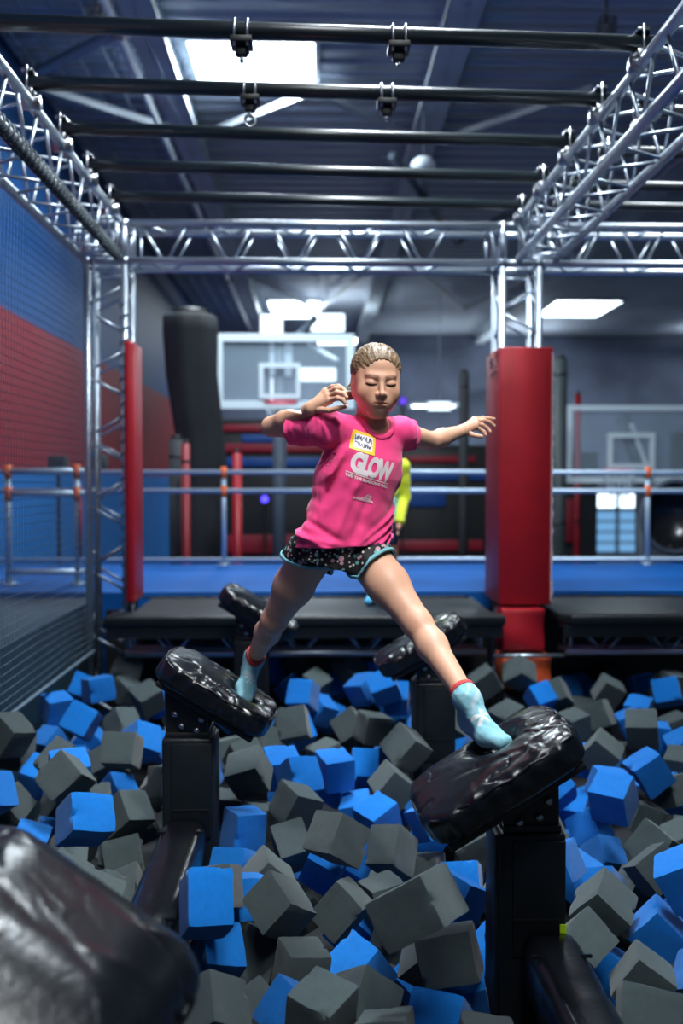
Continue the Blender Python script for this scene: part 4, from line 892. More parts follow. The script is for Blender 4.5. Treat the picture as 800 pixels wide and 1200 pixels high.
('g', (1.565, 3.844, -0.293), (-0.106, -0.047, -0.075, -0.99), (0.144, 0.144, 0.144), 'grey foam cube buried in the pit under the visible ones'),
('g', (1.073, 4.66, -0.458), (0.442, 0.277, -0.455, 0.722), (0.144, 0.144, 0.144), 'grey foam cube buried in the pit under the visible ones'),
('b', (0.515, 6.111, -0.316), (0.325, 0.508, -0.146, 0.784), (0.144, 0.144, 0.144), 'blue foam cube buried in the pit under the visible ones'),
('b', (-1.052, 6.118, -0.25), (0.498, -0.257, -0.173, -0.81), (0.144, 0.144, 0.144), 'blue foam cube buried in the pit under the visible ones'),
('g', (1.239, 4.456, -0.463), (0.168, -0.135, -0.547, 0.809), (0.144, 0.144, 0.144), 'grey foam cube buried in the pit under the visible ones'),
('b', (1.138, 5.066, -0.401), (-0.269, 0.232, -0.297, -0.886), (0.144, 0.144, 0.144), 'blue foam cube buried in the pit under the visible ones'),
('g', (0.879, 5.632, -0.319), (-0.477, -0.503, 0.363, 0.623), (0.144, 0.144, 0.144), 'grey foam cube buried in the pit under the visible ones'),
('b', (-0.129, 3.833, -0.427), (-0.26, 0.181, -0.412, -0.855), (0.144, 0.144, 0.144), 'blue foam cube buried in the pit under the visible ones'),
('g', (0.045, 4.99, -0.329), (0.215, -0.636, -0.257, -0.695), (0.144, 0.144, 0.144), 'grey foam cube buried in the pit under the visible ones'),
('b', (0.357, 4.29, -0.312), (-0.274, 0.159, 0.481, 0.818), (0.144, 0.144, 0.144), 'blue foam cube buried in the pit under the visible ones'),
('b', (-1.164, 3.906, -0.47), (-0.088, 0.034, -0.126, 0.988), (0.144, 0.144, 0.144), 'blue foam cube buried in the pit under the visible ones'),
('g', (-0.127, 4.763, -0.312), (0.078, 0.346, -0.568, 0.743), (0.144, 0.144, 0.144), 'grey foam cube buried in the pit under the visible ones'),
('b', (2.44, 5.546, -0.324), (0.002, -0.629, -0.254, 0.735), (0.144, 0.144, 0.144), 'blue foam cube buried in the pit under the visible ones'),
('g', (0.928, 5.17, -0.422), (0.461, -0.362, -0.236, -0.775), (0.144, 0.144, 0.144), 'grey foam cube buried in the pit under the visible ones'),
('b', (-1.05, 6.428, -0.328), (-0.133, -0.035, 0.516, 0.845), (0.144, 0.144, 0.144), 'blue foam cube buried in the pit under the visible ones'),
('b', (1.421, 5.594, -0.294), (0.137, -0.255, 0.635, 0.716), (0.144, 0.144, 0.144), 'blue foam cube buried in the pit under the visible ones'),
('b', (-0.344, 5.693, -0.321), (0.36, 0.338, -0.152, 0.856), (0.144, 0.144, 0.144), 'blue foam cube buried in the pit under the visible ones'),
('g', (0.743, 3.542, -0.4), (0.47, -0.443, 0.058, -0.762), (0.144, 0.144, 0.144), 'grey foam cube buried in the pit under the visible ones'),
('b', (-1.321, 4.018, -0.47), (0.469, 0.21, 0.166, 0.842), (0.144, 0.144, 0.144), 'blue foam cube buried in the pit under the visible ones'),
('g', (-0.504, 6.02, -0.32), (0.119, -0.09, 0.109, -0.983), (0.144, 0.144, 0.144), 'grey foam cube buried in the pit under the visible ones'),
('b', (-0.371, 2.964, -0.42), (0.65, -0.025, 0.297, -0.699), (0.144, 0.144, 0.144), 'blue foam cube buried in the pit under the visible ones'),
('b', (-0.126, 3.049, -0.469), (0.558, -0.151, -0.55, -0.603), (0.144, 0.144, 0.144), 'blue foam cube buried in the pit under the visible ones'),
('g', (-1.172, 4.774, -0.408), (0.127, -0.098, -0.068, 0.985), (0.144, 0.144, 0.144), 'grey foam cube buried in the pit under the visible ones'),
('g', (2.404, 5.28, -0.325), (-0.353, -0.277, -0.344, -0.825), (0.144, 0.144, 0.144), 'grey foam cube buried in the pit under the visible ones'),
('b', (1.382, 4.7, -0.455), (0.295, 0.35, 0.619, 0.637), (0.144, 0.144, 0.144), 'blue foam cube buried in the pit under the visible ones'),
('b', (-0.664, 2.79, -0.319), (-0.312, 0.398, -0.019, -0.863), (0.144, 0.144, 0.144), 'blue foam cube buried in the pit under the visible ones'),
('g', (2.157, 4.725, -0.224), (-0.476, -0.271, -0.007, -0.837), (0.144, 0.144, 0.144), 'grey foam cube buried in the pit under the visible ones'),
('b', (0.789, 5.242, -0.321), (-0.256, -0.018, -0.309, -0.916), (0.144, 0.144, 0.144), 'blue foam cube buried in the pit under the visible ones'),
('b', (-0.841, 5.555, -0.307), (-0.021, -0.264, 0.307, -0.914), (0.144, 0.144, 0.144), 'blue foam cube buried in the pit under the visible ones'),
('b', (-0.307, 3.876, -0.483), (-0.34, 0.122, 0.144, -0.921), (0.144, 0.144, 0.144), 'blue foam cube buried in the pit under the visible ones'),
('b', (-0.588, 3.76, -0.484), (-0.089, 0.275, 0.205, -0.935), (0.144, 0.144, 0.144), 'blue foam cube buried in the pit under the visible ones'),
('b', (1.137, 4.121, -0.46), (-0.031, 0.423, 0.054, 0.904), (0.144, 0.144, 0.144), 'blue foam cube buried in the pit under the visible ones'),
('g', (-0.463, 4.214, -0.482), (0.476, 0.224, -0.579, -0.623), (0.144, 0.144, 0.144), 'grey foam cube buried in the pit under the visible ones'),
('g', (-1.342, 4.698, -0.326), (0.659, -0.197, -0.06, -0.724), (0.144, 0.144, 0.144), 'grey foam cube buried in the pit under the visible ones'),
('b', (-1.129, 4.455, -0.32), (0.22, 0.605, -0.428, -0.635), (0.144, 0.144, 0.144), 'blue foam cube buried in the pit under the visible ones'),
('b', (0.292, 3.948, -0.426), (0.268, -0.061, -0.075, -0.959), (0.144, 0.144, 0.144), 'blue foam cube buried in the pit under the visible ones'),
('g', (1.687, 5.261, -0.383), (0.333, -0.549, -0.361, -0.676), (0.144, 0.144, 0.144), 'grey foam cube buried in the pit under the visible ones'),
('b', (0.154, 4.03, -0.48), (0.44, -0.276, -0.311, 0.796), (0.144, 0.144, 0.144), 'blue foam cube buried in the pit under the visible ones'),
('g', (1.189, 3.666, -0.485), (-0.69, -0.085, 0.355, -0.625), (0.144, 0.144, 0.144), 'grey foam cube buried in the pit under the visible ones'),
('b', (0.998, 5.641, -0.483), (-0.356, -0.368, 0.051, 0.858), (0.144, 0.144, 0.144), 'blue foam cube buried in the pit under the visible ones')]
# ================================================================ stepping pads
def cushion(lx, ly, lz, seed, domed=.018, amp=.006, dents=(), h=.0042):
    """a vinyl cushion with a domed top, rounded corners and drawn-in creases, in its own frame (top is +z)"""
    g = SDF((-lx/2-.03, -ly/2-.03, -lz/2-.03), (lx/2+.03, ly/2+.03, lz/2+.05+domed), h)
    P = np.stack(np.meshgrid(*g.ax, indexing='ij'), -1)
    x, y, z = P[..., 0], P[..., 1], P[..., 2]
    rx = .095
    qx = np.abs(x)-(lx/2-rx); qy = np.abs(y)-(ly/2-rx)
    d2 = np.sqrt(np.maximum(qx, 0)**2+np.maximum(qy, 0)**2)+np.minimum(np.maximum(qx, qy), 0)-rx      # plan outline
    u = np.clip(1+d2/.16, 0, 1)
    top = lz/2+domed*(1-u**2)
    # creases radiating from the rim, and long drags along the cushion
    ang = np.arctan2(y*1.3, x)
    fold = np.zeros_like(x)
    rs = np.random.RandomState(seed)
    for k in range(9):
        a0 = rs.uniform(-PI, PI); w = rs.uniform(.04, .10); ln = rs.uniform(.3, .75); bend = rs.uniform(-.5, .5)
        da = np.angle(np.exp(1j*(ang-a0-bend*(u-.6))))
        fold += rs.choice([-1, 1])*np.exp(-(da/w)**2)*np.clip((u-ln)/.25, 0, 1)*rs.uniform(.5, 1.2)
    for k in range(5):
        a0 = rs.uniform(-.5, .5); c, s = math.cos(a0), math.sin(a0); o = rs.uniform(-.14, .14); w = rs.uniform(.008, .016)
        dd = -s*x+c*y-o+.02*np.sin(x*9+k); fold += rs.choice([-1, 1])*np.exp(-(dd/w)**2)*np.clip(1-np.abs(c*x+s*y-rs.uniform(-.1, .1))/.16, 0, 1)*.8
    Pw = P*np.array([1, 1, .3]); wn = vnoise(Pw, 15, seed)
    fold += .22*wn
    cr = vnoise(Pw*np.array([1, 1.6, 1])+.03*wn[..., None], 11, seed+9); fold -= .95*np.exp(-(cr/.07)**2)*np.clip(.35+.9*u+.4*vnoise(Pw, 9, seed+1), 0, 1)
    cr = vnoise(Pw*np.array([1.5, .8, 1])-.02*wn[..., None], 19, seed+17); fold += .5*np.exp(-(cr/.09)**2)*np.clip(vnoise(Pw, 12, seed+2), 0, 1)
    top = top+amp*fold
    for (dx, dy, dr, dd) in dents: top = top-dd*np.exp(-(((x-dx)**2+(y-dy)**2)/dr**2)**1.5)
    side = d2+.0035*np.sin(ang*26+seed+5*z)*np.clip(z/lz+.5, 0, 1)+.003*vnoise(P, 30, seed+3)
    dz = np.maximum(z-top, -lz/2-z)
    r = .024
    a = np.maximum(side+r, 0); b = np.maximum(dz+r, 0)
    g.f = (np.sqrt(a*a+b*b)+np.minimum(np.maximum(side+r, dz+r), 0)-r).astype(np.float32)
    return g.mesh()
def stepping_pad(name, c, tilt, yaw, size, post_x, post_y, post_w, ptop, label, seed, sticker=False, group='tilted stepping pads on posts', domed=.018, amp=.006, dents=()):
    lx, ly, lz = size
    t = thing(name, (post_x, post_y, -.5), label, 'stepping pad', group)
    m = Matrix.Translation(c) @ Matrix.Rotation(yaw, 4, 'Z') @ Matrix.Rotation(-tilt, 4, 'Y')
    V, F = cushion(lx, ly, lz, seed, domed, amp, [((m.inverted()@Vector(p)).x, (m.inverted()@Vector(p)).y, r, d) for p, r, d in dents])
    A = np.array(m)[:3, :3]; V = V@A.T+np.array(c)
    cu = mesh_obj('cushion', V, F, M['vinyl'], t)
    # piping round the top edge
    pts = []
    rx = .095
    for k in range(97):
        q = 2*PI*k/96
        sx, sy = math.cos(q), math.sin(q)
        x = math.copysign(min(abs(sx)*1.5, 1), sx)*(lx/2-rx)+rx*sx; y = math.copysign(min(abs(sy)*1.5, 1), sy)*(ly/2-rx)+rx*sy
        pts.append(m@Vector((x*.99, y*.99, lz/2-.008+.003*math.sin(q*17+seed))))
    tube(pts, .0042, 6, caps=False).build('piping', M['vinyl'], cu, smooth=True)
    bp = box(-lx/2+.03, lx/2-.03, -ly/2+.03, ly/2-.03, -lz/2-.022, -lz/2+.002).rot(m).build('base_board', M['black'], t, bevel=.008)
    # bracket plates from the board to the post
    sx = post_x-c[0]; pb = Vector((post_x, post_y, ptop))
    for s in (-1, 1):
        y = post_y+s*(post_w*.36)
        a = m.inverted()@Vector((post_x, y, 0)); 
        w = post_w*.42
        def under(x): # height of the board's underside over world x
            l = (x-c[0])/math.cos(tilt); return c[2]+(l*math.sin(tilt)-(lz/2+.016)*math.cos(tilt))
        poly = [(post_x-w, ptop-.05), (post_x+w, ptop-.05), (post_x+w*.95, max(under(post_x+w*.95), ptop+.01)), (post_x-w*1.1, max(under(post_x-w*1.1), ptop+.005))]
        MB().prism([(p[0], p[1]) for p in poly], 'y', y-.007, y+.007).build('bracket', M['black'], t, bevel=.003)
    # bolt heads on the near bracket, tubes of the tilt frame
    yb = post_y-post_w*.36-.007
    sg = 1 if sx > 0 else -1
    for dx, dz in ((-.035*sg, .035), (.02*sg, .05), (-.052*sg, .075), (.045*sg, .095)):
        tube([(post_x+dx, yb, ptop+dz-.02), (post_x+dx, yb-.012, ptop+dz-.02)], [.013, .010], 8).build('bolt', M['steel'], t, smooth=True)
    # the post: upholstered box, its cap, side flap and grooves
    hw = post_w/2
    po = box(post_x-hw, post_x+hw, post_y-hw, post_y+hw, PITZ-.138, ptop-.012).build('post', M['vinyl_flat'], t, bevel=.012, seg=3)
    box(post_x-hw+.01, post_x+hw-.01, post_y-hw+.01, post_y+hw-.01, ptop-.013, ptop+.008).build('cap', M['black'], po, bevel=.006)
    box(post_x-hw*.62, post_x+hw*.97, post_y-hw-.008, post_y-hw+.002, -.12, ptop-.03).build('flap', M['vinyl_flat'], po, bevel=.004)
    box(post_x-sg*hw*1.0-.010, post_x-sg*hw*1.0+.010, post_y-hw*.8, post_y+hw*.8, -.45, ptop-.02).build('side_panel', M['black'], po, bevel=.004)
    box(post_x-hw*.55, post_x+hw*.85, post_y-hw-.012, post_y-hw-.007, -.015, -.010).build('seam', M['black'], po)
    if sticker:
        s = W(659.5, 1090, post_y-hw-.011)
        box(s.x-.009, s.x+.009, s.y-.003, s.y+.001, s.z-.016, s.z+.016).build('sticker', M['sticker'], po)
    return t
T31 = R(31)
stepping_pad('stepping_pad', (.482, 2.535, .402), T31, R(3), (.475, .375, .085), .595, 2.64, .185, .235, 'black vinyl stepping pad under the forward foot, right of centre', 11, True, dents=[(W(574, 862, 2.62), .07, .034), (W(586, 868, 2.58), .06, .028)])
stepping_pad('stepping_pad', (-.378, 3.545, .402), -T31, R(-4), (.47, .35, .085), -.482, 3.53, .185, .262, 'black vinyl stepping pad under the trailing foot, left of centre', 23, dents=[(W(288, 806, 3.55), .065, .026), (W(286.5, 818, 3.515), .055, .026)])
stepping_pad('stepping_pad', (.488, 4.452, .418), T31*.95, R(2), (.46, .34, .08), .556, 4.45, .185, .262, 'black vinyl stepping pad half hidden behind the forward shin', 35)
stepping_pad('stepping_pad', (-.335, 5.31, .455), -T31, R(-6), (.47, .34, .085), -.38, 5.34, .18, .31, 'small far black stepping pad at the edge of the platform, left of the trailing knee', 47)
stepping_pad('stepping_pad', (-.465, 1.50, .405), -T31*.98, R(-12), (.50, .46, .10), -.53, 1.53, .185, .18, 'large blurred black stepping pad in the near left corner', 59, domed=.070, amp=.0028)
# padded base beams running forward from the posts
def beam(x, y0, y1, z, w, label):
    t = thing('padded_base_beam', (x, y0, -.5), label, 'beam')
    n = 40; pr = MB(); v = []; f = []; k = 20
    for i in range(n+1):
        y = y0+(y1-y0)*i/n; s = 1-.035*math.exp(-((i % 8)/1.0)**2)
        for j in range(k):
            q = 2*PI*j/k; cx = math.copysign(abs(math.cos(q))**.55, math.cos(q)); cy = math.copysign(abs(math.sin(q))**.55, math.sin(q))
            v.append((x+cx*w/2*s, y, z+cy*w*.55*s))
    for i in range(n):
        for j in range(k):
            a = i*k+j; b = i*k+(j+1) % k; f.append((a, a+k, b+k, b))
    f.append(tuple(range(k))); f.append(tuple(n*k+j for j in range(k-1, -1, -1)))
    pr.add(v, f); pr.build('sleeve', M['vinyl'], t, smooth=True)
    for y in (y0+.12, (y0+y1)/2+.1, y1-.12):
        tube([(x-w/2*1.0, y, z+w*.50), (x+w/2*1.0, y, z+w*.50)], .005, 6).build('seam', M['vinyl'], t, smooth=True)
    MB().box(x-.05, x+.05, y0+.05, y1-.05, PITZ-.138, z-w*.50).build('steel_leg', M['black'], t)
beam(-.488, 1.66, 3.42, -.13, .165, 'black padded beam running forward through the cubes from the left post')
beam(.64, 1.15, 2.53, -.13, .16, 'black padded beam running forward from the front right post to the bottom edge')

# ================================================================ foam cubes
def foam_mesh(name, m, seed):
    """unit foam cube, cut edges a little rough, one or two corners nicked"""
    rs = random.Random(seed); n = 10
    bm = bmesh.new(); bmesh.ops.create_cube(bm, size=1)
    bmesh.ops.subdivide_edges(bm, edges=bm.edges, cuts=n-1, use_grid_fill=True)
    nicks = []
    for k in range(rs.randint(1, 3)):
        a = rs.choice([0, 1, 2]); p = [rs.choice([-.5, .5]) for _ in range(3)]; p[a] = rs.uniform(-.5, .5); nicks.append((Vector(p), rs.uniform(.06, .15)))
    for k in range(rs.randint(0, 3)):
        a = rs.choice([0, 1, 2]); p = [rs.uniform(-.4, .4) for _ in range(3)]; p[a] = rs.choice([-.5, .5]); nicks.append((Vector(p), rs.uniform(.03, .06)))
    tw = rs.uniform(-.05, .05); sk = rs.uniform(-.03, .03)
    for v in bm.verts:
        c = v.co.copy()
        ne = sum(abs(abs(q)-.5) < 1e-4 for q in c)
        if ne >= 2: v.co = c*(1-.018*(ne-1))
        w = noise.noise_vector(c*5+Vector((seed, 0, 0)))*.010+noise.noise_vector(c*1.6+Vector((0, seed, 0)))*.022
        v.co += w
        for p, r in nicks:
            d = (c-p).length
            if d < r: v.co -= c.normalized()*(r-d)*.85
        v.co.x += tw*c.z*c.y; v.co.y += sk*c.z
    bm.normal_update()
    me = bpy.data.meshes.new(name); bm.to_mesh(me); bm.free(); me.materials.append(m)
    for p in me.polygons: p.use_smooth = True
    me.set_sharp_from_angle(angle=R(35)); return me
FM = {c: [foam_mesh('foam_cube', M['foam_'+c], 13*k+(7 if c == 'b' else 0)) for k in range(6)] for c in 'bg'}
WORD = {'b': 'blue', 'g': 'grey'}
for i, (c, O, q, L, lab) in enumerate(CUBES):
    o = bpy.data.objects.new('foam_cube', FM[c][(i*7+3) % 6]); COL.objects.link(o)
    o.rotation_mode = 'QUATERNION'; o.rotation_quaternion = Quaternion(q); o.location = O; o.scale = L
    tag(o, lab, 'foam cube', ('%s foam cubes buried in the pit' if 'buried in' in lab else '%s foam cubes in the pit') % WORD[c])
struct('pit_floor', MB().box(-1.55, 5.5, .2, 6.66, FZ, PITZ-.14), M['dark'])

# ================================================================ behind the railing
def frame_rect(x0, x1, z0, z1, y, w, d=.05):
    b = MB(); b.box(x0, x1, y, y+d, z1-w, z1); b.box(x0, x1, y, y+d, z0, z0+w); b.box(x0, x0+w, y, y+d, z0+w, z1-w); b.box(x1-w, x1, y, y+d, z0+w, z1-w); return b
def backboard(y, x0, x1, z0, z1, w, ix0, ix1, iz0, iz1, iw, label, rimx, rimz):
    t = thing('basketball_backboard', ((x0+x1)/2, y, z0), label, 'backboard')
    frame_rect(x0, x1, z0, z1, y, w).build('frame', M['frame_white'], t)
    MB().box(x0+w, x1-w, y+.02, y+.03, z0+w, z1-w).build('acrylic_pane', M['acrylic'], t)
    frame_rect(ix0, ix1, iz0, iz1, y-.012, iw, .02).build('target_square', M['frame_white'], t)
    r = .2; cy = y-.28
    rim = MB().tube([(rimx+r*math.cos(2*PI*k/24), cy+r*math.sin(2*PI*k/24), rimz) for k in range(25)], .013, 8, caps=False).build('rim', mat('pink_red_rim', (.75, .05, .10), .45), t, smooth=True)
    nt = MB()
    for k in range(12):
        a = 2*PI*k/12; b = 2*PI*(k+.5)/12
        nt.tube([(rimx+r*math.cos(a), cy+r*math.sin(a), rimz), (rimx+.15*math.cos(b), cy+.15*math.sin(b), rimz-.18), (rimx+.11*math.cos(a), cy+.11*math.sin(a), rimz-.36)], .004, 4)
        nt.tube([(rimx+r*math.cos(a), cy+r*math.sin(a), rimz), (rimx+.15*math.cos(a-PI/12), cy+.15*math.sin(a-PI/12), rimz-.18), (rimx+.11*math.cos(a), cy+.11*math.sin(a), rimz-.36)], .004, 4)
    nt.build('rim_net', M['frame_white'], rim)
    return t
def X(px, Y): return W(px, 600, Y).x
def Zp(py, Y): return W(400, py, Y).z
y = 12.
t = backboard(y, X(252, y), X(415, y), Zp(479, y), Zp(391, y), .10, X(304, y), X(352, y), Zp(467, y), Zp(426, y), .055, 'clear basketball backboard with white frame left of the girl', X(330, y), Zp(474, y))
MB().tube([(X(328, y), y+.12, Zp(395, y)), (X(326, y), y+.12, FZ)], .09, 14).build('support_post', M['beam_dark'], t, smooth=True)
MB().box(X(316, y), X(342, y), y+.06, y+.2, Zp(440, y), Zp(400, y)).build('bracket', M['frame_white'], t)
MB().tube([(X(345, y), y+.2, Zp(395, y)), (X(368, y), y+1.5, Zp(350, y))], .05, 10).build('brace', M['beam_dark'], t, smooth=True)
MB().tube([(X(395, y), y+.2, Zp(420, y)), (X(360, y), y+1.8, Zp(380, y))], .035, 10).build('brace', M['frame_white'], t, smooth=True)
y = 12.5
t = backboard(y, X(663, y), X(838, y), Zp(566, y), Zp(474, y), .075, X(711, y), X(766, y), Zp(549, y), Zp(507, y), .065, 'clear basketball backboard with grey frame right of the red pillar', X(717, y), Zp(551, y))
MB().tube([(X(737, y), y+.35, Zp(486, y)), (X(757, y), y+.1, Zp(560, y))], .10, 14).build('support_arm', M['beam_dark'], t, smooth=True)
MB().tube([(X(744, y), y+.2, Zp(495, y)), (X(762, y), y-.02, Zp(562, y))], .028, 10).build('gas_strut', M['frame_white'], t, smooth=True)
MB().tube([(X(757, y), y+.2, Zp(556, y)), (X(760, y), y+.2, FZ)], .09, 14).build('support_post', M['beam_dark'], t, smooth=True)

# dark draped column left of the backboard
t = thing('draped_column', (X(222, 10.6), 10.6, FZ), 'tall dark padded column between the left wall and the backboard', 'column')
b = MB(); v = []; f = []; n = 28; mm = 12
zz = [(FZ, .26), (.8, .265), (1.6, .27), (2.4, .29), (2.9, .31), (3.05, .30), (3.08, .27)]
for z, r in zz:
    for k in range(n):
        a = 2*PI*k/n; rr = r*(1+.045*math.cos(a*7))
        v.append((X(222, 10.6)+rr*math.cos(a)+(.10 if z < 2.2 else 0)-.03*max(0, z-2.5), 10.8+rr*.8*math.sin(a), z))
for i in range(len(zz)-1):
    for k in range(n):
        a_ = i*n+k; b_ = i*n+(k+1) % n; f.append((a_, b_, b_+n, a_+n))
f.append(tuple(range(n-1, -1, -1))); f.append(tuple((len(zz)-1)*n+k for k in range(n)))
b.add(v, f); b.build('drape', M['dark'], t, smooth=True)
MB().tube([(X(222, 10.6)-.02, 10.8, 3.04), (X(222, 10.6)-.02, 10.8, 3.14)], .2, 16).build('cap', M['black'], t, smooth=True)
def padded_post(px, Y, y0, y1, w, m, label, cap=True):
    x = X(px, Y); z0, z1 = Zp(y0, Y), Zp(y1, Y); z0 = max(z0, .40) if Y < 8.95 else FZ
    t = thing('padded_post', (x, Y, z0), label, 'post')
    MB().tube([(x, Y, z0), (x, Y, z1)], w/2, 14).build('padding', m, t, smooth=True)
    MB().tube([(x, Y, z1), (x, Y, z1+.04)], w*.35, 12).build('cap', M['black'], t, smooth=True)
    for z in (z0+.3, (z0+z1)/2, z1-.2):
        MB().tube([(x, Y, z), (x, Y, z+.03)], w/2+.004, 14).build('strap', M['black'], t, smooth=True)
padded_post(207, 10.0, 668, 515, .16, M['dark'], 'black padded post beside the blue wall padding')
padded_post(218, 9.7, 668, 520, .085, mat('dim_red_pad', (.22, .008, .014), .5), 'slim dark red padded post in front of the dark column')
padded_post(278, 9.6, 668, 531, .095, M['red_vinyl'], 'slim bright red padded post below the left backboard')
padded_post(543, 12.8, 668, 436, .13, M['dark'], 'tall black post just left of the red pillar')
padded_post(655, 11.0, 668, 420, .16, M['dark_grey'], 'tall dark grey padded post just right of the red pillar')
padded_post(676, 13.6, 668, 462, .09, mat('dim_red_pad_b', (.24, .008, .014), .5), 'slim red padded post right of the red pillar')
# black partitions at the back with red and blue equipment
def partition(name, px0, px1, y, zt, m, label, bands=()):
    x0, x1 = X(px0, y), X(px1, y)
    t = thing(name, ((x0+x1)/2, y, FZ), label, 'partition')
    MB().box(x0, x1, y, y+.25, FZ, zt).build('panel', m, t, bevel=.02)
    for bi, (z0, z1, mm, a, c) in enumerate(bands):
        MB().box(x0+(x1-x0)*a, x0+(x1-x0)*c, y-.06, y, z0, z1).build('band', mm, t, bevel=.015)
    MB().box(x0, x1, y-.02, y+.27, zt, zt+.05).build('top_rail', M['black'], t)
    return t
dr = mat('dim_red_band', (.22, .008, .02), .5); db = mat('dim_blue_band', (.01, .06, .24), .5)
partition('padded_partition', 248, 425, 15.5, 2.15, M['black'], 'black partition with red and blue bands behind the backboard',
          [(2.0, 2.12, dr, .0, .9), (1.66, 1.80, dr, .05, 1), (1.82, 1.95, db, .2, 1), (1.42, 1.58, db, .1, .9), (-.0, .30, dr, .1, .55)])
partition('padded_partition', 425, 600, 16.0, 1.75, M['black'], 'black partition with blue bands between girl and red pillar',
          [(1.50, 1.62, dr, .1, .75), (1.2, 1.38, db, .2, 1), (.75, 1.1, db, .1, .55), (-.0, .18, dr, .1, .8)])
partition('padded_partition', 640, 700, 15.0, 1.6, M['dark'], 'dark partition behind the slim red post right of the pillar', [(0.2, .9, dr, .3, .6)])
partition('padded_partition', 790, 1000, 14.5, 1.9, M['dark'], 'dark partition at the far right edge', [(1.2, 1.4, db, .1, .9)])
for px, py, Y, m, r, lab in ((310, 585, 14.8, 'led_blue', .055, 'small round blue light below the railing on the left'), (472, 470, 15.6, 'led_violet', .065, 'violet light just right of the face')):
    c = W(px, py, Y); t = thing('coloured_light', c, lab, 'light')
    MB().tube([c, c-Vector((0, .02, 0))], r, 16).build('lens', M[m], t)
    MB().tube([c+Vector((0, .10, 0)), c+Vector((0, .001, 0))], r*1.3, 16).build('housing', M['black'], t, smooth=True)
    MB().tube([c+Vector((0, .06, -r)), Vector((c.x, c.y+.06, FZ))], .02, 8).build('stand', M['black'], t)
# grey far wall section with the glazed entrance
yd = YB-.08
def door(n, x0, x1, z0, z1):
    o = MB(); 
    o = frame_rect(x0, x1, z0, z1, yd-.02, .08, .09).build('door_%d' % n, M['beam_dark']); o['kind'] = 'structure'
    nx = 2
    for i in range(nx):
        a = x0+.08+(x1-x0-.16)*i/nx; b = x0+.08+(x1-x0-.16)*(i+1)/nx
        for (c, d) in ((z0+.08, z0+(z1-z0)*.68), (z0+(z1-z0)*.74, z1-.08)):
            MB().box(a+.05, b-.05, yd, yd+.02, c, d).build('pane', M['day' if c > z0+(z1-z0)*.7 else 'day_dim'], o)
    MB().box((x0+x1)/2-.06, (x0+x1)/2+.06, yd-.03, yd+.04, z0, z1).build('mullion', M['beam_dark'], o)
    MB().box(x0, x1, yd-.03, yd+.04, z0+(z1-z0)*.68, z0+(z1-z0)*.74).build('transom', M['beam_dark'], o)
    for k in (1, 2, 3):
        MB().box(x0+.08, x1-.08, yd-.02, yd+.03, z0+(z1-z0)*.17*k, z0+(z1-z0)*.17*k+.06).build('glazing_bar', M['beam_dark'], o)
door(1, X(695, yd), X(751, yd), FZ, Zp(576, yd))
# dark rounded seat near the right edge
t = thing('round_chair', (X(788, 9.9), 9.9, FZ), 'dark round shell chair at the right edge behind the railing', 'chair')
b = MB(); v = []; f = []; n = 24
cx, cz = X(790, 9.9), Zp(606, 9.9)
for i in range(9):
    a = PI*.5*i/8
    for k in range(n):
        q = 2*PI*k/n; rr = .34*math.cos(a)+.02; v.append((cx+rr*math.cos(q), 9.9+.30*math.sin(a), cz+rr*1.08*math.sin(q)))
for i in range(8):
    for k in range(n):
        a_ = i*n+k; b_ = i*n+(k+1) % n; f.append((a_, b_, b_+n, a_+n))
f.append(tuple(8*n+k for k in range(n)))
b.add(v, f); b.build('shell', mat('glossy_black_shell', (.01, .011, .013), .22), t, smooth=True)
MB().tube([(cx+.35*math.cos(2*PI*k/32), 9.89, cz+.38*math.sin(2*PI*k/32)) for k in range(33)], .03, 8, caps=False).build('rim', M['beam_dark'], t, smooth=True)
MB().tube([(cx, 10.0, cz-.3), (cx, 10.0, FZ)], .05, 10).build('stem', M['black'], t, smooth=True)
MB().tube([(cx, 10.0, FZ), (cx, 10.0, FZ+.04)], .28, 20).build('foot', M['black'], t, smooth=True)
# glowing panels added for window reflections beyond the left backboard
for px, py, w_, h_, Y, lab in ((318, 381, 25, 24, 19., 'upright glowing panel for a window reflection, above the left half of the left backboard'), (384, 378, 38, 20, 20., 'glowing panel for a window reflection above the right half of the left backboard'),
                             (372, 439, 42, 15, 21., 'glowing panel for a window reflection, through the middle of the left backboard'), (324, 459, 12, 32, 18.5, 'slim upright glowing panel for a window reflection, seen through the lower left backboard'), (515, 476, 26, 9, 24., 'small glowing panel for a window reflection right of the chin')):
    c = W(px, py, Y); s = Y/FPX; a, b = w_*s/2, h_*s/2
    t = thing('reflection_panel', c, lab, 'lamp', 'panels added for far window reflections')
    MB().box(c.x-a, c.x+a, c.y, c.y+.02, c.z-b, c.z+b).build('lens', M['reflection_glow'], t, bevel=.008)
    MB().box(c.x-a-.03, c.x+a+.03, c.y+.021, c.y+.16, c.z-b-.03, c.z+b+.03).build('housing', M['beam'], t, bevel=.01)
    MB().tube([(c.x, c.y+.09, c.z+b), (c.x, c.y+.09, CZ)], .012, 8).build('hanging_rod', M['beam'], t, smooth=True)
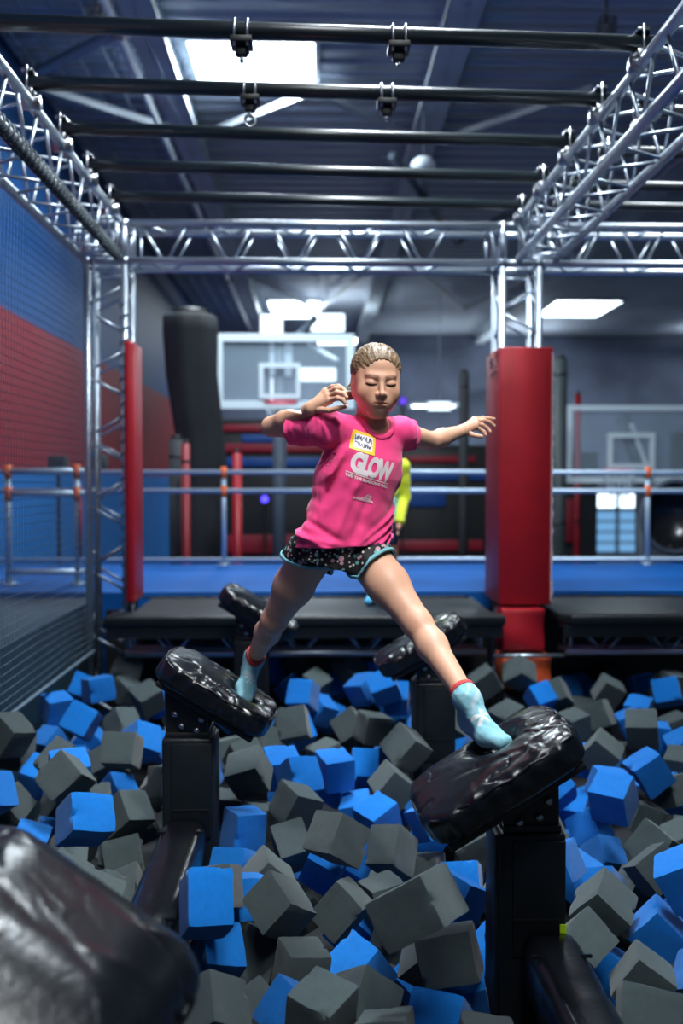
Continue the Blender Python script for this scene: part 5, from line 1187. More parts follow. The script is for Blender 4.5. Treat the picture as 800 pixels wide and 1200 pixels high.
# ================================================================ the girl
def A3(v): return np.array(v, np.float32)
G = {}
P0 = W(398, 640, 3.09); N0 = W(437, 496, 3.05)
U = (N0-P0).normalized()
Fd = Vector((math.sin(R(24)), -math.cos(R(24)), .0)); Fd = (Fd-U*Fd.dot(U)).normalized()
Rr = U.cross(Fd)                                  # towards her left, the right of the picture
TL = (N0-P0).length
def tor(a, b, t): return P0+Rr*a+Fd*b+U*t         # torso frame: sideways, forward, up
SR = W(383, 503, 2.99); SL = W(468, 507, 3.11)    # shoulders
ER = W(318, 500, 3.13); WR = W(365, 479, 2.965)   # elbow, wrist on the left of the picture
EL = W(505, 517, 3.28); WL = W(541, 505, 3.42)
HR, KR, AR = W(364, 652, 3.12), W(321, 727, 3.31), W(298, 770, 3.60)
HL, KL, AL = W(428, 650, 3.10), W(489, 731, 2.92), W(547, 818, 2.69)
FRt, FRb, FRh = W(286.5, 818, 3.515), W(288, 806, 3.55), W(292, 786, 3.665)   # toe, ball, heel
FLt, FLb, FLh = W(588, 869, 2.575), W(572, 862, 2.62), W(549, 848, 2.755)
# head frame
HY, HP, HRl = R(9), R(12), R(-2)
HC = W(440.5, 446, 3.02)
hf = Vector((math.sin(HY)*math.cos(HP), -math.cos(HY)*math.cos(HP), -math.sin(HP)))
hx = Vector((math.cos(HY), math.sin(HY), 0)); hz = hf.cross(hx)*-1 if hf.cross(hx).z < 0 else hf.cross(hx)
hx, hz = hx*math.cos(HRl)+hz*math.sin(HRl), hz*math.cos(HRl)-hx*math.sin(HRl)
HS = 1.0
HFR = np.array([hx, hf, hz], np.float32)
def hd(x, y, z): return HC+hx*(x*HS)+hf*(y*HS)+hz*(z*HS)
def H(x, y, z): return A3(hd(x, y, z))
def loft(P, tab, frame, o):
    """an elliptical trunk: rows of (t, side offset, half width, half depth, forward offset)"""
    q = P-A3(o); a = q@A3(frame[0]); b = q@A3(frame[1]); t = q@A3(frame[2])
    tab = np.array(tab, np.float32); T = tab[:, 0]
    tc = np.clip(t, T[0], T[-1])
    ca, w, d, cb = [np.interp(tc, T, tab[:, i]) for i in (1, 2, 3, 4)]
    k = np.sqrt(((a-ca)/w)**2+((b-cb)/d)**2)
    s = (k-1)*np.minimum(w, d)
    e = np.maximum(np.maximum(T[0]-t, t-T[-1]), 0)
    return np.where(e > 0, np.sqrt(np.maximum(s, 0)**2+e**2), s)
TF = (Rr, Fd, U)
body_tab = [(-.04, 0, .128, .082, 0), (.06, 0, .122, .078, .0), (.15, 0, .110, .070, 0), (.24, 0, .118, .075, 0), (.31, 0, .125, .078, 0), (.355, 0, .105, .06, 0), (.39, 0, .06, .045, -.005)]
hand_segs = {}
def hand(g, wr, mcps, fingers, thumb, rp=.0135):
    for mc in mcps: g.cone(wr, mc, .0165, rp*.86, .012)
    for i in range(len(mcps)-1): g.cone(mcps[i], mcps[i+1], rp*.8, rp*.8, .008)
    for fs in fingers+[thumb]:
        r = .0086 if fs is not thumb else .0098
        for i in range(len(fs)-1): g.cone(fs[i], fs[i+1], r*(1-.10*i), r*(1-.10*(i+1)), .0035)
# hand on the left of the picture: claw, thumb below
yR = 2.955
mR = [W(386, 469.5, 2.93), W(385, 465, 2.94), W(383.5, 461.5, 2.955), W(381, 459, 2.972)]
fR = [[mR[0], W(395, 466.5, 2.895), W(401.5, 468.5, 2.88), W(404, 472, 2.878)], [mR[1], W(394.5, 460, 2.905), W(402.5, 461.5, 2.885), W(406, 465.5, 2.88)],
      [mR[2], W(393, 455.5, 2.92), W(401.5, 456, 2.90), W(405.5, 459.5, 2.89)], [mR[3], W(389, 453.5, 2.945), W(396, 452.5, 2.93), W(400.5, 454, 2.92)]]
tR = [W(373, 480, 2.945), W(386, 481, 2.915), W(396, 478.5, 2.90), W(404.5, 476.5, 2.89)]
mL = [W(556, 499.5, 3.455), W(556.5, 496, 3.465), W(556, 493.5, 3.48), W(554, 491, 3.495)]
mL = [W(555.5, 491.5, 3.50), W(557, 494, 3.485), W(557, 497, 3.47), W(556, 500, 3.46)]
fL = [[mL[0], W(566, 490, 3.52), W(573, 490.5, 3.53), W(579, 491, 3.535)], [mL[1], W(567, 492.5, 3.505), W(574, 495, 3.515), W(579, 499, 3.515)],
      [mL[2], W(565, 498, 3.485), W(571, 502, 3.49), W(574, 506, 3.485)], [mL[3], W(562, 503, 3.47), W(567, 506.5, 3.47), W(569, 510, 3.465)]]
tL = [W(547, 506, 3.43), W(553, 509.5, 3.42), W(559, 511, 3.415), W(564, 511.5, 3.415)]
def body(g, part):
    if part == 'main':
        P_ = lambda P: loft(P, body_tab, TF, P0)
        g.put(A3(P0)-.25, A3(N0)+.25, P_, .0)
        g.ell(A3(P0+Vector((0, .0, -.005))), (.128, .085, .075), .03)
        for s, e, w in ((SR, ER, WR), (SL, EL, WL)):
            g.cone(tor(0, -.01, TL-.055), s, .042, .040, .035)
            g.cone(s, e, .040, .0325, .02)
            m = e.lerp(w, .35); g.cone(e, m, .032, .0325, .012); g.cone(m, w, .0325, .0215, .012)
        for h, k, a in ((HR, KR, AR), (HL, KL, AL)):
            m = h.lerp(k, .45); g.cone(h, m, .074, .0655, .02); g.cone(m, k, .0655, .045, .03)
            c = k.lerp(a, .32); back = Vector((0, .012, 0))
            g.cone(k, c+back, .043, .0455, .025); g.cone(c+back, a, .0445, .0285, .025)
            g.ell(A3(k+Vector((0, -.016, .0))), (.030, .030, .036), .02)
    if part in ('main', 'head'):
        g.cone(hd(0, -.030, -.07), tor(.0, -.012, TL-.03), .046, .050, .03)
        g.cone(tor(-.075, -.005, TL-.05), tor(.0, -.01, TL-.01), .035, .040, .03); g.cone(tor(.075, -.005, TL-.05), tor(0, -.01, TL-.01), .035, .040, .03)
    if part == 'head':
        g.ell(H(0, -.018, .036), (.070, .088, .076), .02, fr=HFR)
        g.ell(H(0, .016, -.022), (.061, .066, .080), .02, fr=HFR)
        for s in (-1, 1):
            g.cone(H(s*.054, -.006, -.040), H(s*.016, .054, -.094), .023, .020, .022)
            g.ell(H(s*.034, .047, -.034), (.034, .031, .038), .03, fr=HFR)
            g.ell(H(s*.056, .02, .01), (.014, .03, .03), .02, fr=HFR)
        g.ell(H(0, .069, -.095), (.019, .014, .015), .016, fr=HFR)
        g.ell(H(0, .034, .042), (.058, .036, .040), .02, fr=HFR)
        g.cone(H(-.036, .068, .021), H(-.012, .076, .019), .006, .006, .022); g.cone(H(.036, .068, .021), H(.012, .076, .019), .006, .006, .022)
        for s in (-1, 1):
            g.ell(H(s*.031, .097, .001), (.0185, .0165, .0105), .012, 's', HFR)
        g.cone(H(0, .078, .010), H(0, .099, -.026), .0060, .0085, .012)
        g.ell(H(0, .103, -.030), (.0095, .0095, .008), .006, fr=HFR)
        for s in (-1, 1):
            g.ell(H(s*.0105, .091, -.033), (.0072, .0095, .0065), .004, fr=HFR)
            g.ell(H(s*.0055, .099, -.0385), (.0032, .004, .003), .002, 's', HFR)
            g.ell(H(s*.031, .0690, -.0005), (.0165, .0145, .0115), .006, fr=HFR)       # lid over the eye
            g.cone(H(s*.031-s*.0135, .0800, -.0058), H(s*.031, .0850, -.0078), .0014, .0014, .002, 's'); g.cone(H(s*.031, .0850, -.0078), H(s*.031+s*.0145, .0770, -.0045), .0014, .0014, .002, 's')
            g.ell(H(s*.074, -.006, -.004), (.008, .017, .028), .006, fr=HFR); g.ell(H(s*.081, .0, -.002), (.005, .009, .016), .004, 's', HFR)
        # mouth pressed shut, lower lip drawn in
        g.ell(H(0, .073, -.062), (.034, .020, .026), .022, fr=HFR)
        for s in (-1, 1): g.cone(H(0, .0955, -.0560), H(s*.021, .084, -.0595), .0042, .0022, .005)
        g.cone(H(-.014, .0905, -.0665), H(.014, .0905, -.0665), .0040, .0040, .006)
        for s in (-1, 1): g.cone(H(0, .1005, -.0610), H(s*.024, .0850, -.0622), .0026, .0018, .002, 's')
        g.ell(H(0, .094, -.0775), (.014, .006, .004), .006, 's', HFR)
    if part == 'hand_r':
        m = ER.lerp(WR, .35); g.cone(m, WR, .0325, .0215, .012); hand(g, WR, mR, fR, tR)
    if part == 'hand_l':
        m = EL.lerp(WL, .35); g.cone(m, WL, .0325, .0205, .012); hand(g, WL, mL, fL, tL, .0125)
    return g
SKIN = np.array((.66, .37, .245))
parts = []
allp = [P0, N0, SR, SL, ER, EL, WR, WL, HR, KR, AR, HL, KL, AL]
lo = np.min([A3(p) for p in allp], 0)-.11; hi = np.max([A3(p) for p in allp], 0)+.11
lo[0] -= .0; hi[2] = max(hi[2], HC.z-.02)
g = body(SDF(lo, hi, .0042), 'main'); g.cut(lambda P: (P-A3(hd(0, 0, -.112)))@A3(hz)-.0)
# cut the arms off at the wrists, the hand blocks carry on from there
def plane(p, n): n = A3(Vector(n).normalized()); p = A3(p); return lambda P: (P-p)@n
wrd = (WR-ER).normalized(); wld = (WL-EL).normalized()
def cutbox(g, p, n, r):
    q = A3(p); pl = plane(p, n)
    def fn(P): return np.where(np.linalg.norm(P-q, axis=-1) < r, pl(P), -1.)
    return g.cut(fn)
cutbox(g, WR-wrd*.02, wrd, .07); cutbox(g, WL-wld*.02, wld, .07)
parts.append(g.mesh())
g = body(SDF(A3(HC)-np.array([.115, .13, .165], np.float32), A3(HC)+np.array([.115, .135, .135], np.float32), .0019), 'head')
g.cut(lambda P: -((P-A3(hd(0, 0, -.125)))@A3(hz)))
parts.append(g.mesh())
def hand_block(part, segs, wr, d):
    pts = [A3(p) for f in segs for p in f]+[A3(wr)]
    g = body(SDF(np.min(pts, 0)-.05, np.max(pts, 0)+.05, .0019), part)
    g.cut(plane(wr-d*.026, -d)); return g.mesh()
parts.append(hand_block('hand_r', fR+[tR], WR, wrd)); parts.append(hand_block('hand_l', fL+[tL], WL, wld))
V = np.concatenate([p[0] for p in parts]); n = 0; Fs = []
for v, f in parts: Fs.append(f+n); n += len(v)
F = np.concatenate(Fs)
# skin colours: lips, brows, lash line, a little red in cheeks, knees, knuckles
Q = (V-A3(HC))@HFR.T
col = np.tile(SKIN, (len(V), 1))
def blend(mask, c): 
    global col
    col = col*(1-mask[:, None])+np.array(c)*mask[:, None]
def seg(Pq, a, b):
    a, b = np.array(a), np.array(b); ab = b-a; t = np.clip(((Pq-a)@ab)/(ab@ab), 0, 1); return np.linalg.norm(Pq-a-t[:, None]*ab, axis=1)
def soft(d, r, w): return np.clip((r+w-d)/(2*w), 0, 1)
inface = (Q[:, 1] > .02)*1.
for s in (-1, 1):
    blend(.28*soft(np.linalg.norm(Q-np.array([s*.040, .066, -.035]), axis=1), .016, .014)*inface, (.58, .17, .12))
    d = np.minimum(seg(Q, (s*.013, .087, .0195), (s*.032, .083, .0255)), seg(Q, (s*.032, .083, .0255), (s*.050, .066, .0195)))
    blend(.6*soft(d, .0038, .0022)*inface, (.11, .055, .03))
    d = np.minimum(seg(Q, (s*.0165, .0790, -.0058), (s*.031, .0828, -.0078)), seg(Q, (s*.031, .0828, -.0078), (s*.048, .0740, -.0040)))
    blend(.95*soft(d, .0034, .0014)*inface, (.02, .012, .010))
    d = np.minimum(seg(Q, (s*.017, .080, .0075), (s*.031, .0815, .0095)), seg(Q, (s*.031, .0815, .0095), (s*.046, .076, .0065)))
    blend(.5*soft(d, .0015, .0012)*inface, (.20, .085, .05))
    blend(.55*soft(np.linalg.norm(Q-np.array([s*.0055, .0985, -.0385]), axis=1), .0035, .0015)*inface, (.10, .03, .02))
Qm = Q*np.array([1, 0, 1]); front = (Q[:, 1] > .06)*1.
d = np.minimum(seg(Qm, (-.020, 0, -.0600), (0, 0, -.0572)), seg(Qm, (0, 0, -.0572), (.020, 0, -.0600)))
blend(.55*soft(d, .0040, .002)*front, (.55, .16, .14))
d = seg(Qm, (-.013, 0, -.0668), (.013, 0, -.0668)); blend(.5*soft(d, .0035, .002)*front, (.55, .17, .14))
d = np.minimum(seg(Qm, (-.0245, 0, -.0630), (0, 0, -.0612)), seg(Qm, (0, 0, -.0612), (.0245, 0, -.0630)))
blend(.9*soft(d, .0014, .0011)*front, (.09, .02, .018))
for kn in (KR, KL): blend(.25*soft(np.linalg.norm(V-A3(kn+Vector((0, -.045, 0))), axis=1), .03, .03), (.50, .16, .10))
for fs in fR+fL:
    for p in fs[1:3]: blend(.25*soft(np.linalg.norm(V-A3(p), axis=1), .008, .005), (.50, .17, .11))
    blend(.35*soft(np.linalg.norm(V-A3(fs[-1]), axis=1), .006, .004), (.62, .34, .26))
M['skin'] = attr_mat('skin', .48, bump=(420, .12, .0006), spec=.4, sss=.12)
girl = thing('person', (HR.lerp(HL, .5).x, 3.1, .36), 'girl in pink T-shirt and patterned shorts leaping between two black pads, arms out', 'person')
bo = mesh_obj('body', V, F, M['skin'], girl, col)

# ---------------------------------------------------------------- hair, pulled back
M['hair'] = mat('hair', (.19, .122, .064), .45, 0, bump=(60, .9, .006, (1.5, .28, 1.0)), spec=.5, var=(55, .42))
g = SDF(A3(HC)-np.array([.13, .12, .15], np.float32), A3(HC)+np.array([.12, .20, .15], np.float32), .0026)
g.ell(H(0, -.020, .036), (.0815, .098, .0835), 0, fr=HFR)
g.cone(H(0, -.085, -.01), H(0, -.02, -.05), .045, .03, .03)
def hair_cut(P):
    q = (P-A3(HC))@HFR.T; x, y, z = q[..., 0], q[..., 1], q[..., 2]
    face = (1-np.sqrt(((x-.003)/.0640)**2+((z+.022)/.0960)**2))*.06
    front = y+.005-.25*np.maximum(z-.03, 0)
    side = np.minimum(-.004-z, y+.022)
    return np.maximum(np.minimum(face, front), side)
g.cut(hair_cut)
g.cut(lambda P: (lambda q: -(q[..., 2]+.058-.35*np.maximum(-q[..., 1]-.02, 0)))((P-A3(HC))@HFR.T))
def strands(P):
    q = (P-A3(HC))@HFR.T
    a = np.arctan2(q[..., 0]-.006, q[..., 2]+.02)
    return .0007*np.sin(a*38+9*np.sin(q[..., 1]*30))+.0006*np.sin(a*83+3*np.sin(q[..., 1]*47+a*5))
P = np.stack(np.meshgrid(*g.ax, indexing='ij'), -1); g.f = (g.f+strands(P)).astype(np.float32)
g.cone(H(-.002, .10, .105), H(.006, -.09, .122), .0035, .003, .006, 's')      # the parting
Vh, Fh = g.mesh(); mesh_obj('hair', Vh, Fh, M['hair'], girl)
g = SDF(A3(HC)-np.array([.17, .05, .16], np.float32), A3(HC)+np.array([.10, .28, .12], np.float32), .003)
tail = [H(0, -.092, .02), H(-.02, -.135, .0), A3(W(416, 458, 3.16)), A3(W(408.5, 462, 3.12)), A3(W(404, 467, 3.10))]
for i, (r1, r2) in enumerate([(.018, .026), (.026, .026), (.026, .017), (.017, .006)]): g.cone(tail[i], tail[i+1], r1, r2, .01)
P = np.stack(np.meshgrid(*g.ax, indexing='ij'), -1); g.f = (g.f+.0018*np.sin(P[..., 2]*420+P[..., 1]*160)).astype(np.float32)
Vh, Fh = g.mesh(); mesh_obj('ponytail', Vh, Fh, M['hair'], girl)
tube([tail[0]+A3(hz)*.022*math.cos(2*PI*k/14)+A3(hx)*.022*math.sin(2*PI*k/14) for k in range(15)], .005, 7, caps=False).build('hair_tie', M['black'], girl, smooth=True)

# ---------------------------------------------------------------- pink T-shirt
shirt_tab = [(-.06, .004, .158, .110, .006), (.02, .004, .155, .108, .006), (.10, .0, .146, .100, .004), (.18, 0, .140, .096, .004), (.26, 0, .140, .097, .004), (.32, 0, .136, .090, .0), (.365, 0, .112, .070, -.004), (.40, 0, .065, .055, -.008)]
SRs = SR.lerp(ER, .0); slR = SR.lerp(ER, .56); slL = SL.lerp(EL, .26)
lo = np.min([A3(p) for p in (tor(-.2, -.15, -.07), tor(.2, .15, -.07), SR, slR, slL, N0)], 0)-.10
hi = np.max([A3(p) for p in (tor(-.2, -.15, -.07), tor(.2, .15, -.07), SR, slR, slL, N0)], 0)+.10
def shirt_field(g, ins):
    g.put(A3(P0)-.33, A3(N0)+.2, lambda P: loft(P, shirt_tab, TF, P0)+ins, 0)
    g.cone(tor(-.03, -.008, TL-.04), SR, .050-ins, .055-ins, .03); g.cone(tor(.03, -.008, TL-.04), SL, .050-ins, .053-ins, .03)
    g.cone(SR, SR.lerp(ER, .70)+Vector((0, 0, -.006)), .054-ins, .060-ins, .03); g.cone(SL, SL.lerp(EL, .6), .052-ins, .055-ins, .03)
    return g
g = shirt_field(SDF(lo, hi, .0034), 0.)
P = np.stack(np.meshgrid(*g.ax, indexing='ij'), -1)
q = P-A3(P0); a, b, t = q@A3(Rr), q@A3(Fd), q@A3(U)
def ridge(x, w): return np.exp(-(x/w)**2)
fold = np.zeros_like(a)
# drags from the raised arm down across the body, folds bunching at her left waist, hem waves
for k, (x0, sl, w, am, t0, t1) in enumerate([(-.10, .55, .012, .007, .18, .34), (-.075, .42, .013, -.006, .12, .33), (-.03, .30, .015, .005, .02, .26), (.02, .22, .014, -.005, .0, .2), (-.115, .75, .010, -.005, .2, .34)]):
    fold += am*ridge(a-x0+(t-.34)*-sl*.5, w)*np.clip((t-t0)/.05, 0, 1)*np.clip((t1-t)/.05, 0, 1)
for k, (t0, sl, w, am) in enumerate([(.03, .50, .009, .008), (.058, .62, .010, .009), (.09, .75, .010, .008), (.125, .85, .012, .007), (.0, .40, .010, .006), (.165, .95, .012, .005)]):
    fold += am*ridge(t-t0-(a-.14)*sl, w)*np.clip((a+.02)/.12, 0, 1)*np.clip((b+.08)/.06, 0, 1)
for k, (t0, sl, w, am) in enumerate([(.0, -.25, .011, .005), (.05, -.35, .012, -.004), (.02, .1, .01, .004)]):
    fold += am*ridge(t-t0-(a+.10)*sl, w)*np.clip((-.0-a)/.08, 0, 1)
fold += .0045*np.sin(np.arctan2(a, b)*9+1.0)*np.clip((.12-t)/.14, 0, 1)+.0022*vnoise(P, 24, 5)
fold += .004*vnoise(P*np.array([1, 1, .5]), 55, 9)*np.clip((np.abs(a)-.11)/.04, 0, 1)
fold = fold*1.5
g.f = (g.f-fold).astype(np.float32)
inn = shirt_field(SDF(lo, hi, .0034), .0075); inn.f = (inn.f-fold).astype(np.float32)
solid = g.f.copy()
g.f = np.maximum(g.f, -inn.f)
zh = W(398, 643, 3.0).z
g.cut(lambda P: -(P[..., 2]-(zh+.006+.004*np.sin(a*14)+.05*np.clip(a, 0, 1)*0+.030*np.abs(a)/.15*0)))
g.cut(lambda P: np.where((P[..., 0] < SR.x+.02), plane(slR, ER-SR)(P), -1)); g.cut(lambda P: np.where((P[..., 0] > SL.x), plane(slL, EL-SL)(P), -1))
nk0, nk1 = tor(.004, .026, TL+.004), tor(0, -.01, TL+.11)
nd = lambda P: d_cone(P, A3(nk0), A3(nk1), .047, .062)
g.f = np.maximum(g.f, -nd(P)).astype(np.float32)
Vs, Fs_ = g.mesh()
M['pink'] = mat('pink_jersey', (.92, .055, .235), .72, 0, bump=(900, .12, .0006), sheen=.25, spec=.25)
M['print'] = mat('pale_print', (.78, .70, .72), .6)
sh = mesh_obj('t_shirt', Vs, Fs_, M['pink'], girl)
g2 = SDF(lo, hi, .0034); g2.f = np.maximum(np.abs(solid)-.0062, np.abs(nd(P)-.004)-.0085).astype(np.float32)
g2.cut(lambda P: -(P-A3(tor(0, 0, TL-.10)))@A3(U)); Vc, Fc = g2.mesh(); mesh_obj('collar', Vc, Fc, mat('pink_rib', (.84, .045, .20), .75, 0, bump=(500, .3, .001)), sh)
# print on the chest, laid on the cloth from straight in front of her
bvh = BVHTree.FromPolygons([tuple(v) for v in Vs], [tuple(int(i) for i in f) for f in Fs_])
pc = P0+Fd*.13
def onplane(px, py):
    v = FW+RT*((px-400)/FPX)+UP*((600-py)/FPX); return CAM+v*((pc-CAM).dot(Fd)/v.dot(Fd))
def lay(bm, name, m, origin, ex, ey, off, parent):
    """drape a flat 2-D mesh (x, y) on the shirt"""
    bmesh.ops.triangulate(bm, faces=bm.faces)
    for _ in range(5):
        es = [e for e in bm.edges if e.calc_length() > .006]
        if not es: break
        bmesh.ops.subdivide_edges(bm, edges=es, cuts=1); bmesh.ops.triangulate(bm, faces=bm.faces)
    bad = []
    for v in bm.verts:
        p = origin+ex*v.co.x+ey*v.co.y
        h = bvh.ray_cast(p+Fd*.25, -Fd, .6)
        if h[0] is None: bad.append(v); continue
        v.co = h[0]+h[1]*off
        v.co = Vector(h[0])+Fd*off
    bmesh.ops.delete(bm, geom=bad, context='VERTS')
    me = bpy.data.meshes.new(name); bm.to_mesh(me); bm.free(); me.materials.append(m)
    o = bpy.data.objects.new(name, me); COL.objects.link(o); o.parent = parent
    return o
def text_bm(s, size, bold=0., space=1., width=None, shear=0.):
    cu = bpy.data.curves.new('lettering', 'FONT'); cu.body = s; cu.size = size; cu.offset = bold; cu.space_character = space; cu.align_x = 'CENTER'; cu.align_y = 'CENTER'; cu.resolution_u = 3; cu.shear = shear
    o = bpy.data.objects.new('lettering', cu); COL.objects.link(o)
    bpy.context.view_layer.update(); me = bpy.data.meshes.new_from_object(o.evaluated_get(bpy.context.evaluated_depsgraph_get()))
    bm = bmesh.new(); bm.from_mesh(me); bpy.data.objects.remove(o); bpy.data.curves.remove(cu); bpy.data.meshes.remove(me)
    if width:
        xs = [v.co.x for v in bm.verts]; k = width/(max(xs)-min(xs))
        for v in bm.verts: v.co.x *= k
    return bm
def settle(px, py):
    qx, qy = px, py
    for _ in range(8):
        p = onplane(qx, qy); h = bvh.ray_cast(p+Fd*.25, -Fd, .6)
        if h[0] is None: break
        v = Vector(h[0])-CAM; d = v.dot(FW); qx += px-(400+FPX*v.dot(RT)/d); qy += py-(600-FPX*v.dot(UP)/d)
    return onplane(qx, qy)
def frame2(pl, pr):
    a, b = settle(*pl), settle(*pr); ex = (b-a).normalized(); ey = Fd.cross(ex)
    if ey.z < 0: ey = -ey
    return a, b, ex, ey, (b-a).length
a_, b_, ex, ey, ln = frame2((409.5, 540), (440, 550))
ln *= 1.78; c_ = a_+ex*ln*.5
lay(text_bm('GLOW', .082, .0055, .84, ln), 'printed_word', M['print'], c_, ex, ey, .0016, sh)
a_, b_, ex, ey, ln = frame2((404.5, 551.5), (442, 563.5)); ln *= 1.42; bm = bmesh.new()
def quad2(bm, x0, x1, y0, y1, sk=0):
    vs = [bm.verts.new((x0+sk*y0, y0, 0)), bm.verts.new((x1+sk*y0, y0, 0)), bm.verts.new((x1+sk*y1, y1, 0)), bm.verts.new((x0+sk*y1, y1, 0))]; bm.faces.new(vs)
quad2(bm, 0, ln, -.0015, .0015); lay(bm, 'printed_rule', M['print'], a_, ex, ey, .0016, sh)
a_, b_, ex, ey, ln = frame2((404, 555.5), (442, 567.5)); ln *= 1.4
lay(text_bm('WE THE SHADOWS WILL', .0125, .0006, 1.0, ln), 'printed_line', M['print'], a_+ex*ln*.5, ex, ey, .0016, sh)
# small mark: three slanting strokes over a bar
a_, b_, ex, ey, ln = frame2((413.5, 582), (436.5, 588)); bm = bmesh.new()
quad2(bm, 0, ln, -.006, .001); 
for k in range(3): quad2(bm, ln*.42+k*.009, ln*.42+k*.009+.005, .004, .020-.002*k, .9)
quad2(bm, ln*.4, ln*.9, .003, .0055)
lay(bm, 'printed_mark', M['print'], a_, ex, ey, .0016, sh)
bm = bmesh.new(); quad2(bm, ln*.08, ln*.92, -.0035, -.0018); lay(bm, 'printed_mark_line', M['pink'], a_, ex, ey, .0022, sh)
# name sticker: yellow border, white field, scribbled handwriting
a_, b_, ex, ey, ln = frame2((410.5, 513.5), (439, 522.5)); bm = bmesh.new()
quad2(bm, 0, ln, -.030, .030); st_ = lay(bm, 'name_sticker', mat('yellow_sticker', (.95, .55, .03), .45), a_, ex, ey, .0026, sh)
bm = bmesh.new(); quad2(bm, .010, ln-.009, -.0215, .0215); lay(bm, 'sticker_field', mat('sticker_white', (.82, .82, .84), .5), a_, ex, ey, .0034, st_)
ink = mat('ink', (.03, .035, .07), .5)
random.seed(21)
def scribble(x0, x1, y, hgt, n):
    bm = bmesh.new(); pts = []
    for k in range(n): pts.append((x0+(x1-x0)*k/(n-1)+random.uniform(-.001, .001), y+random.choice([-1, 1])*hgt*random.uniform(.35, 1)))
    for (xa, ya), (xb, yb) in zip(pts, pts[1:]):
        dx, dy = xb-xa, yb-ya; l = math.hypot(dx, dy); nx, ny = -dy/l*.0011, dx/l*.0011
        bm.faces.new([bm.verts.new((xa-nx, ya-ny, 0)), bm.verts.new((xb-nx, yb-ny, 0)), bm.verts.new((xb+nx, yb+ny, 0)), bm.verts.new((xa+nx, ya+ny, 0))])
    return bm
lay(scribble(.013, ln-.012, .010, .009, 36), 'handwriting', ink, a_, ex, ey, .0042, st_)
lay(scribble(.014, ln-.012, -.010, .008, 34), 'handwriting', ink, a_, ex, ey, .0042, st_)
# dark tank-top strap showing inside the neckline
gs = SDF(A3(N0)-.12, A3(N0)+.14, .0026); body(gs, 'main'); skinf = gs.f.copy(); Pn = np.stack(np.meshgrid(*gs.ax, indexing='ij'), -1)
sa = d_cone(Pn, A3(tor(.050, .075, TL-.075)), A3(tor(.052, -.03, TL+.03)), .013, .013)
gs.f = np.maximum(np.abs(skinf-.002)-.0035, sa).astype(np.float32)
Vt, Ft = gs.mesh()
if len(Vt): mesh_obj('tank_top_strap', Vt, Ft, mat('dark_print_strap', (.012, .012, .016), .6, 0, var=(160, .9)), girl)

# ---------------------------------------------------------------- patterned shorts with pale blue binding
def floral():
    m = mat('dark_floral', (.012, .012, .014), .7, spec=.3); nt = m.node_tree; b = nt.nodes['Principled BSDF']
    tc = nt.nodes.new('ShaderNodeTexCoord'); cur = None
    last = None
    for sc, th, c, off in ((36, .34, (.50, .27, .30), 0), (48, .33, (.13, .34, .33), 3.1), (78, .30, (.62, .55, .52), 7.7)):
        mp = nt.nodes.new('ShaderNodeMapping'); mp.inputs['Location'].default_value = (off, off*.7, off*1.3)
        ns = nt.nodes.new('ShaderNodeTexNoise'); ns.inputs['Scale'].default_value = 40
        v = nt.nodes.new('ShaderNodeTexVoronoi'); v.inputs['Scale'].default_value = sc; v.inputs['Randomness'].default_value = 1
        nt.links.new(tc.outputs['Object'], mp.inputs[0]); nt.links.new(mp.outputs[0], v.inputs['Vector'])
        lt = nt.nodes.new('ShaderNodeMath'); lt.operation = 'LESS_THAN'; lt.inputs[1].default_value = th
        nt.links.new(v.outputs['Distance'], lt.inputs[0])
        sp = nt.nodes.new('ShaderNodeSeparateColor'); nt.links.new(v.outputs['Color'], sp.inputs[0])
        gt = nt.nodes.new('ShaderNodeMath'); gt.operation = 'GREATER_THAN'; gt.inputs[1].default_value = .52; nt.links.new(sp.outputs[0], gt.inputs[0])
        mu = nt.nodes.new('ShaderNodeMath'); mu.operation = 'MULTIPLY'; nt.links.new(lt.outputs[0], mu.inputs[0]); nt.links.new(gt.outputs[0], mu.inputs[1])
        mx = nt.nodes.new('ShaderNodeMix'); mx.data_type = 'RGBA'; mx.inputs[7].default_value = (*c, 1)
        if last is None: mx.inputs[6].default_value = (.012, .012, .014, 1)
        else: nt.links.new(last, mx.inputs[6])
        nt.links.new(mu.outputs[0], mx.inputs[0]); last = mx.outputs[2]
    nt.links.new(last, b.inputs['Base Color']); return m
lo = np.min([A3(p) for p in (P0, HR, HL, KR, KL)], 0)-.14; hi = np.max([A3(p) for p in (P0, HR, HL)], 0)+.16
lo[2] = P0.z-.26
g = SDF(lo, hi, .0034)
PF = (Rr, Fd, Vector((0, 0, 1)))
g.put(A3(P0)-.25, A3(P0)+.25, lambda P: loft(P, [(-.06, 0, .138, .098, 0), (.0, 0, .146, .100, .0), (.06, 0, .14, .096, 0)], (Rr, Fd, U), P0), 0)
kR = HR.lerp(KR, .42); kL = HL.lerp(KL, .40)
g.cone(HR, kR, .090, .088, .03); g.cone(HL, kL, .088, .086, .03)
P = np.stack(np.meshgrid(*g.ax, indexing='ij'), -1)
g.f = (g.f-.003*vnoise(P, 40, 8)-.002*np.sin(P[..., 0]*90+P[..., 2]*40)).astype(np.float32)
sol = g.f.copy()
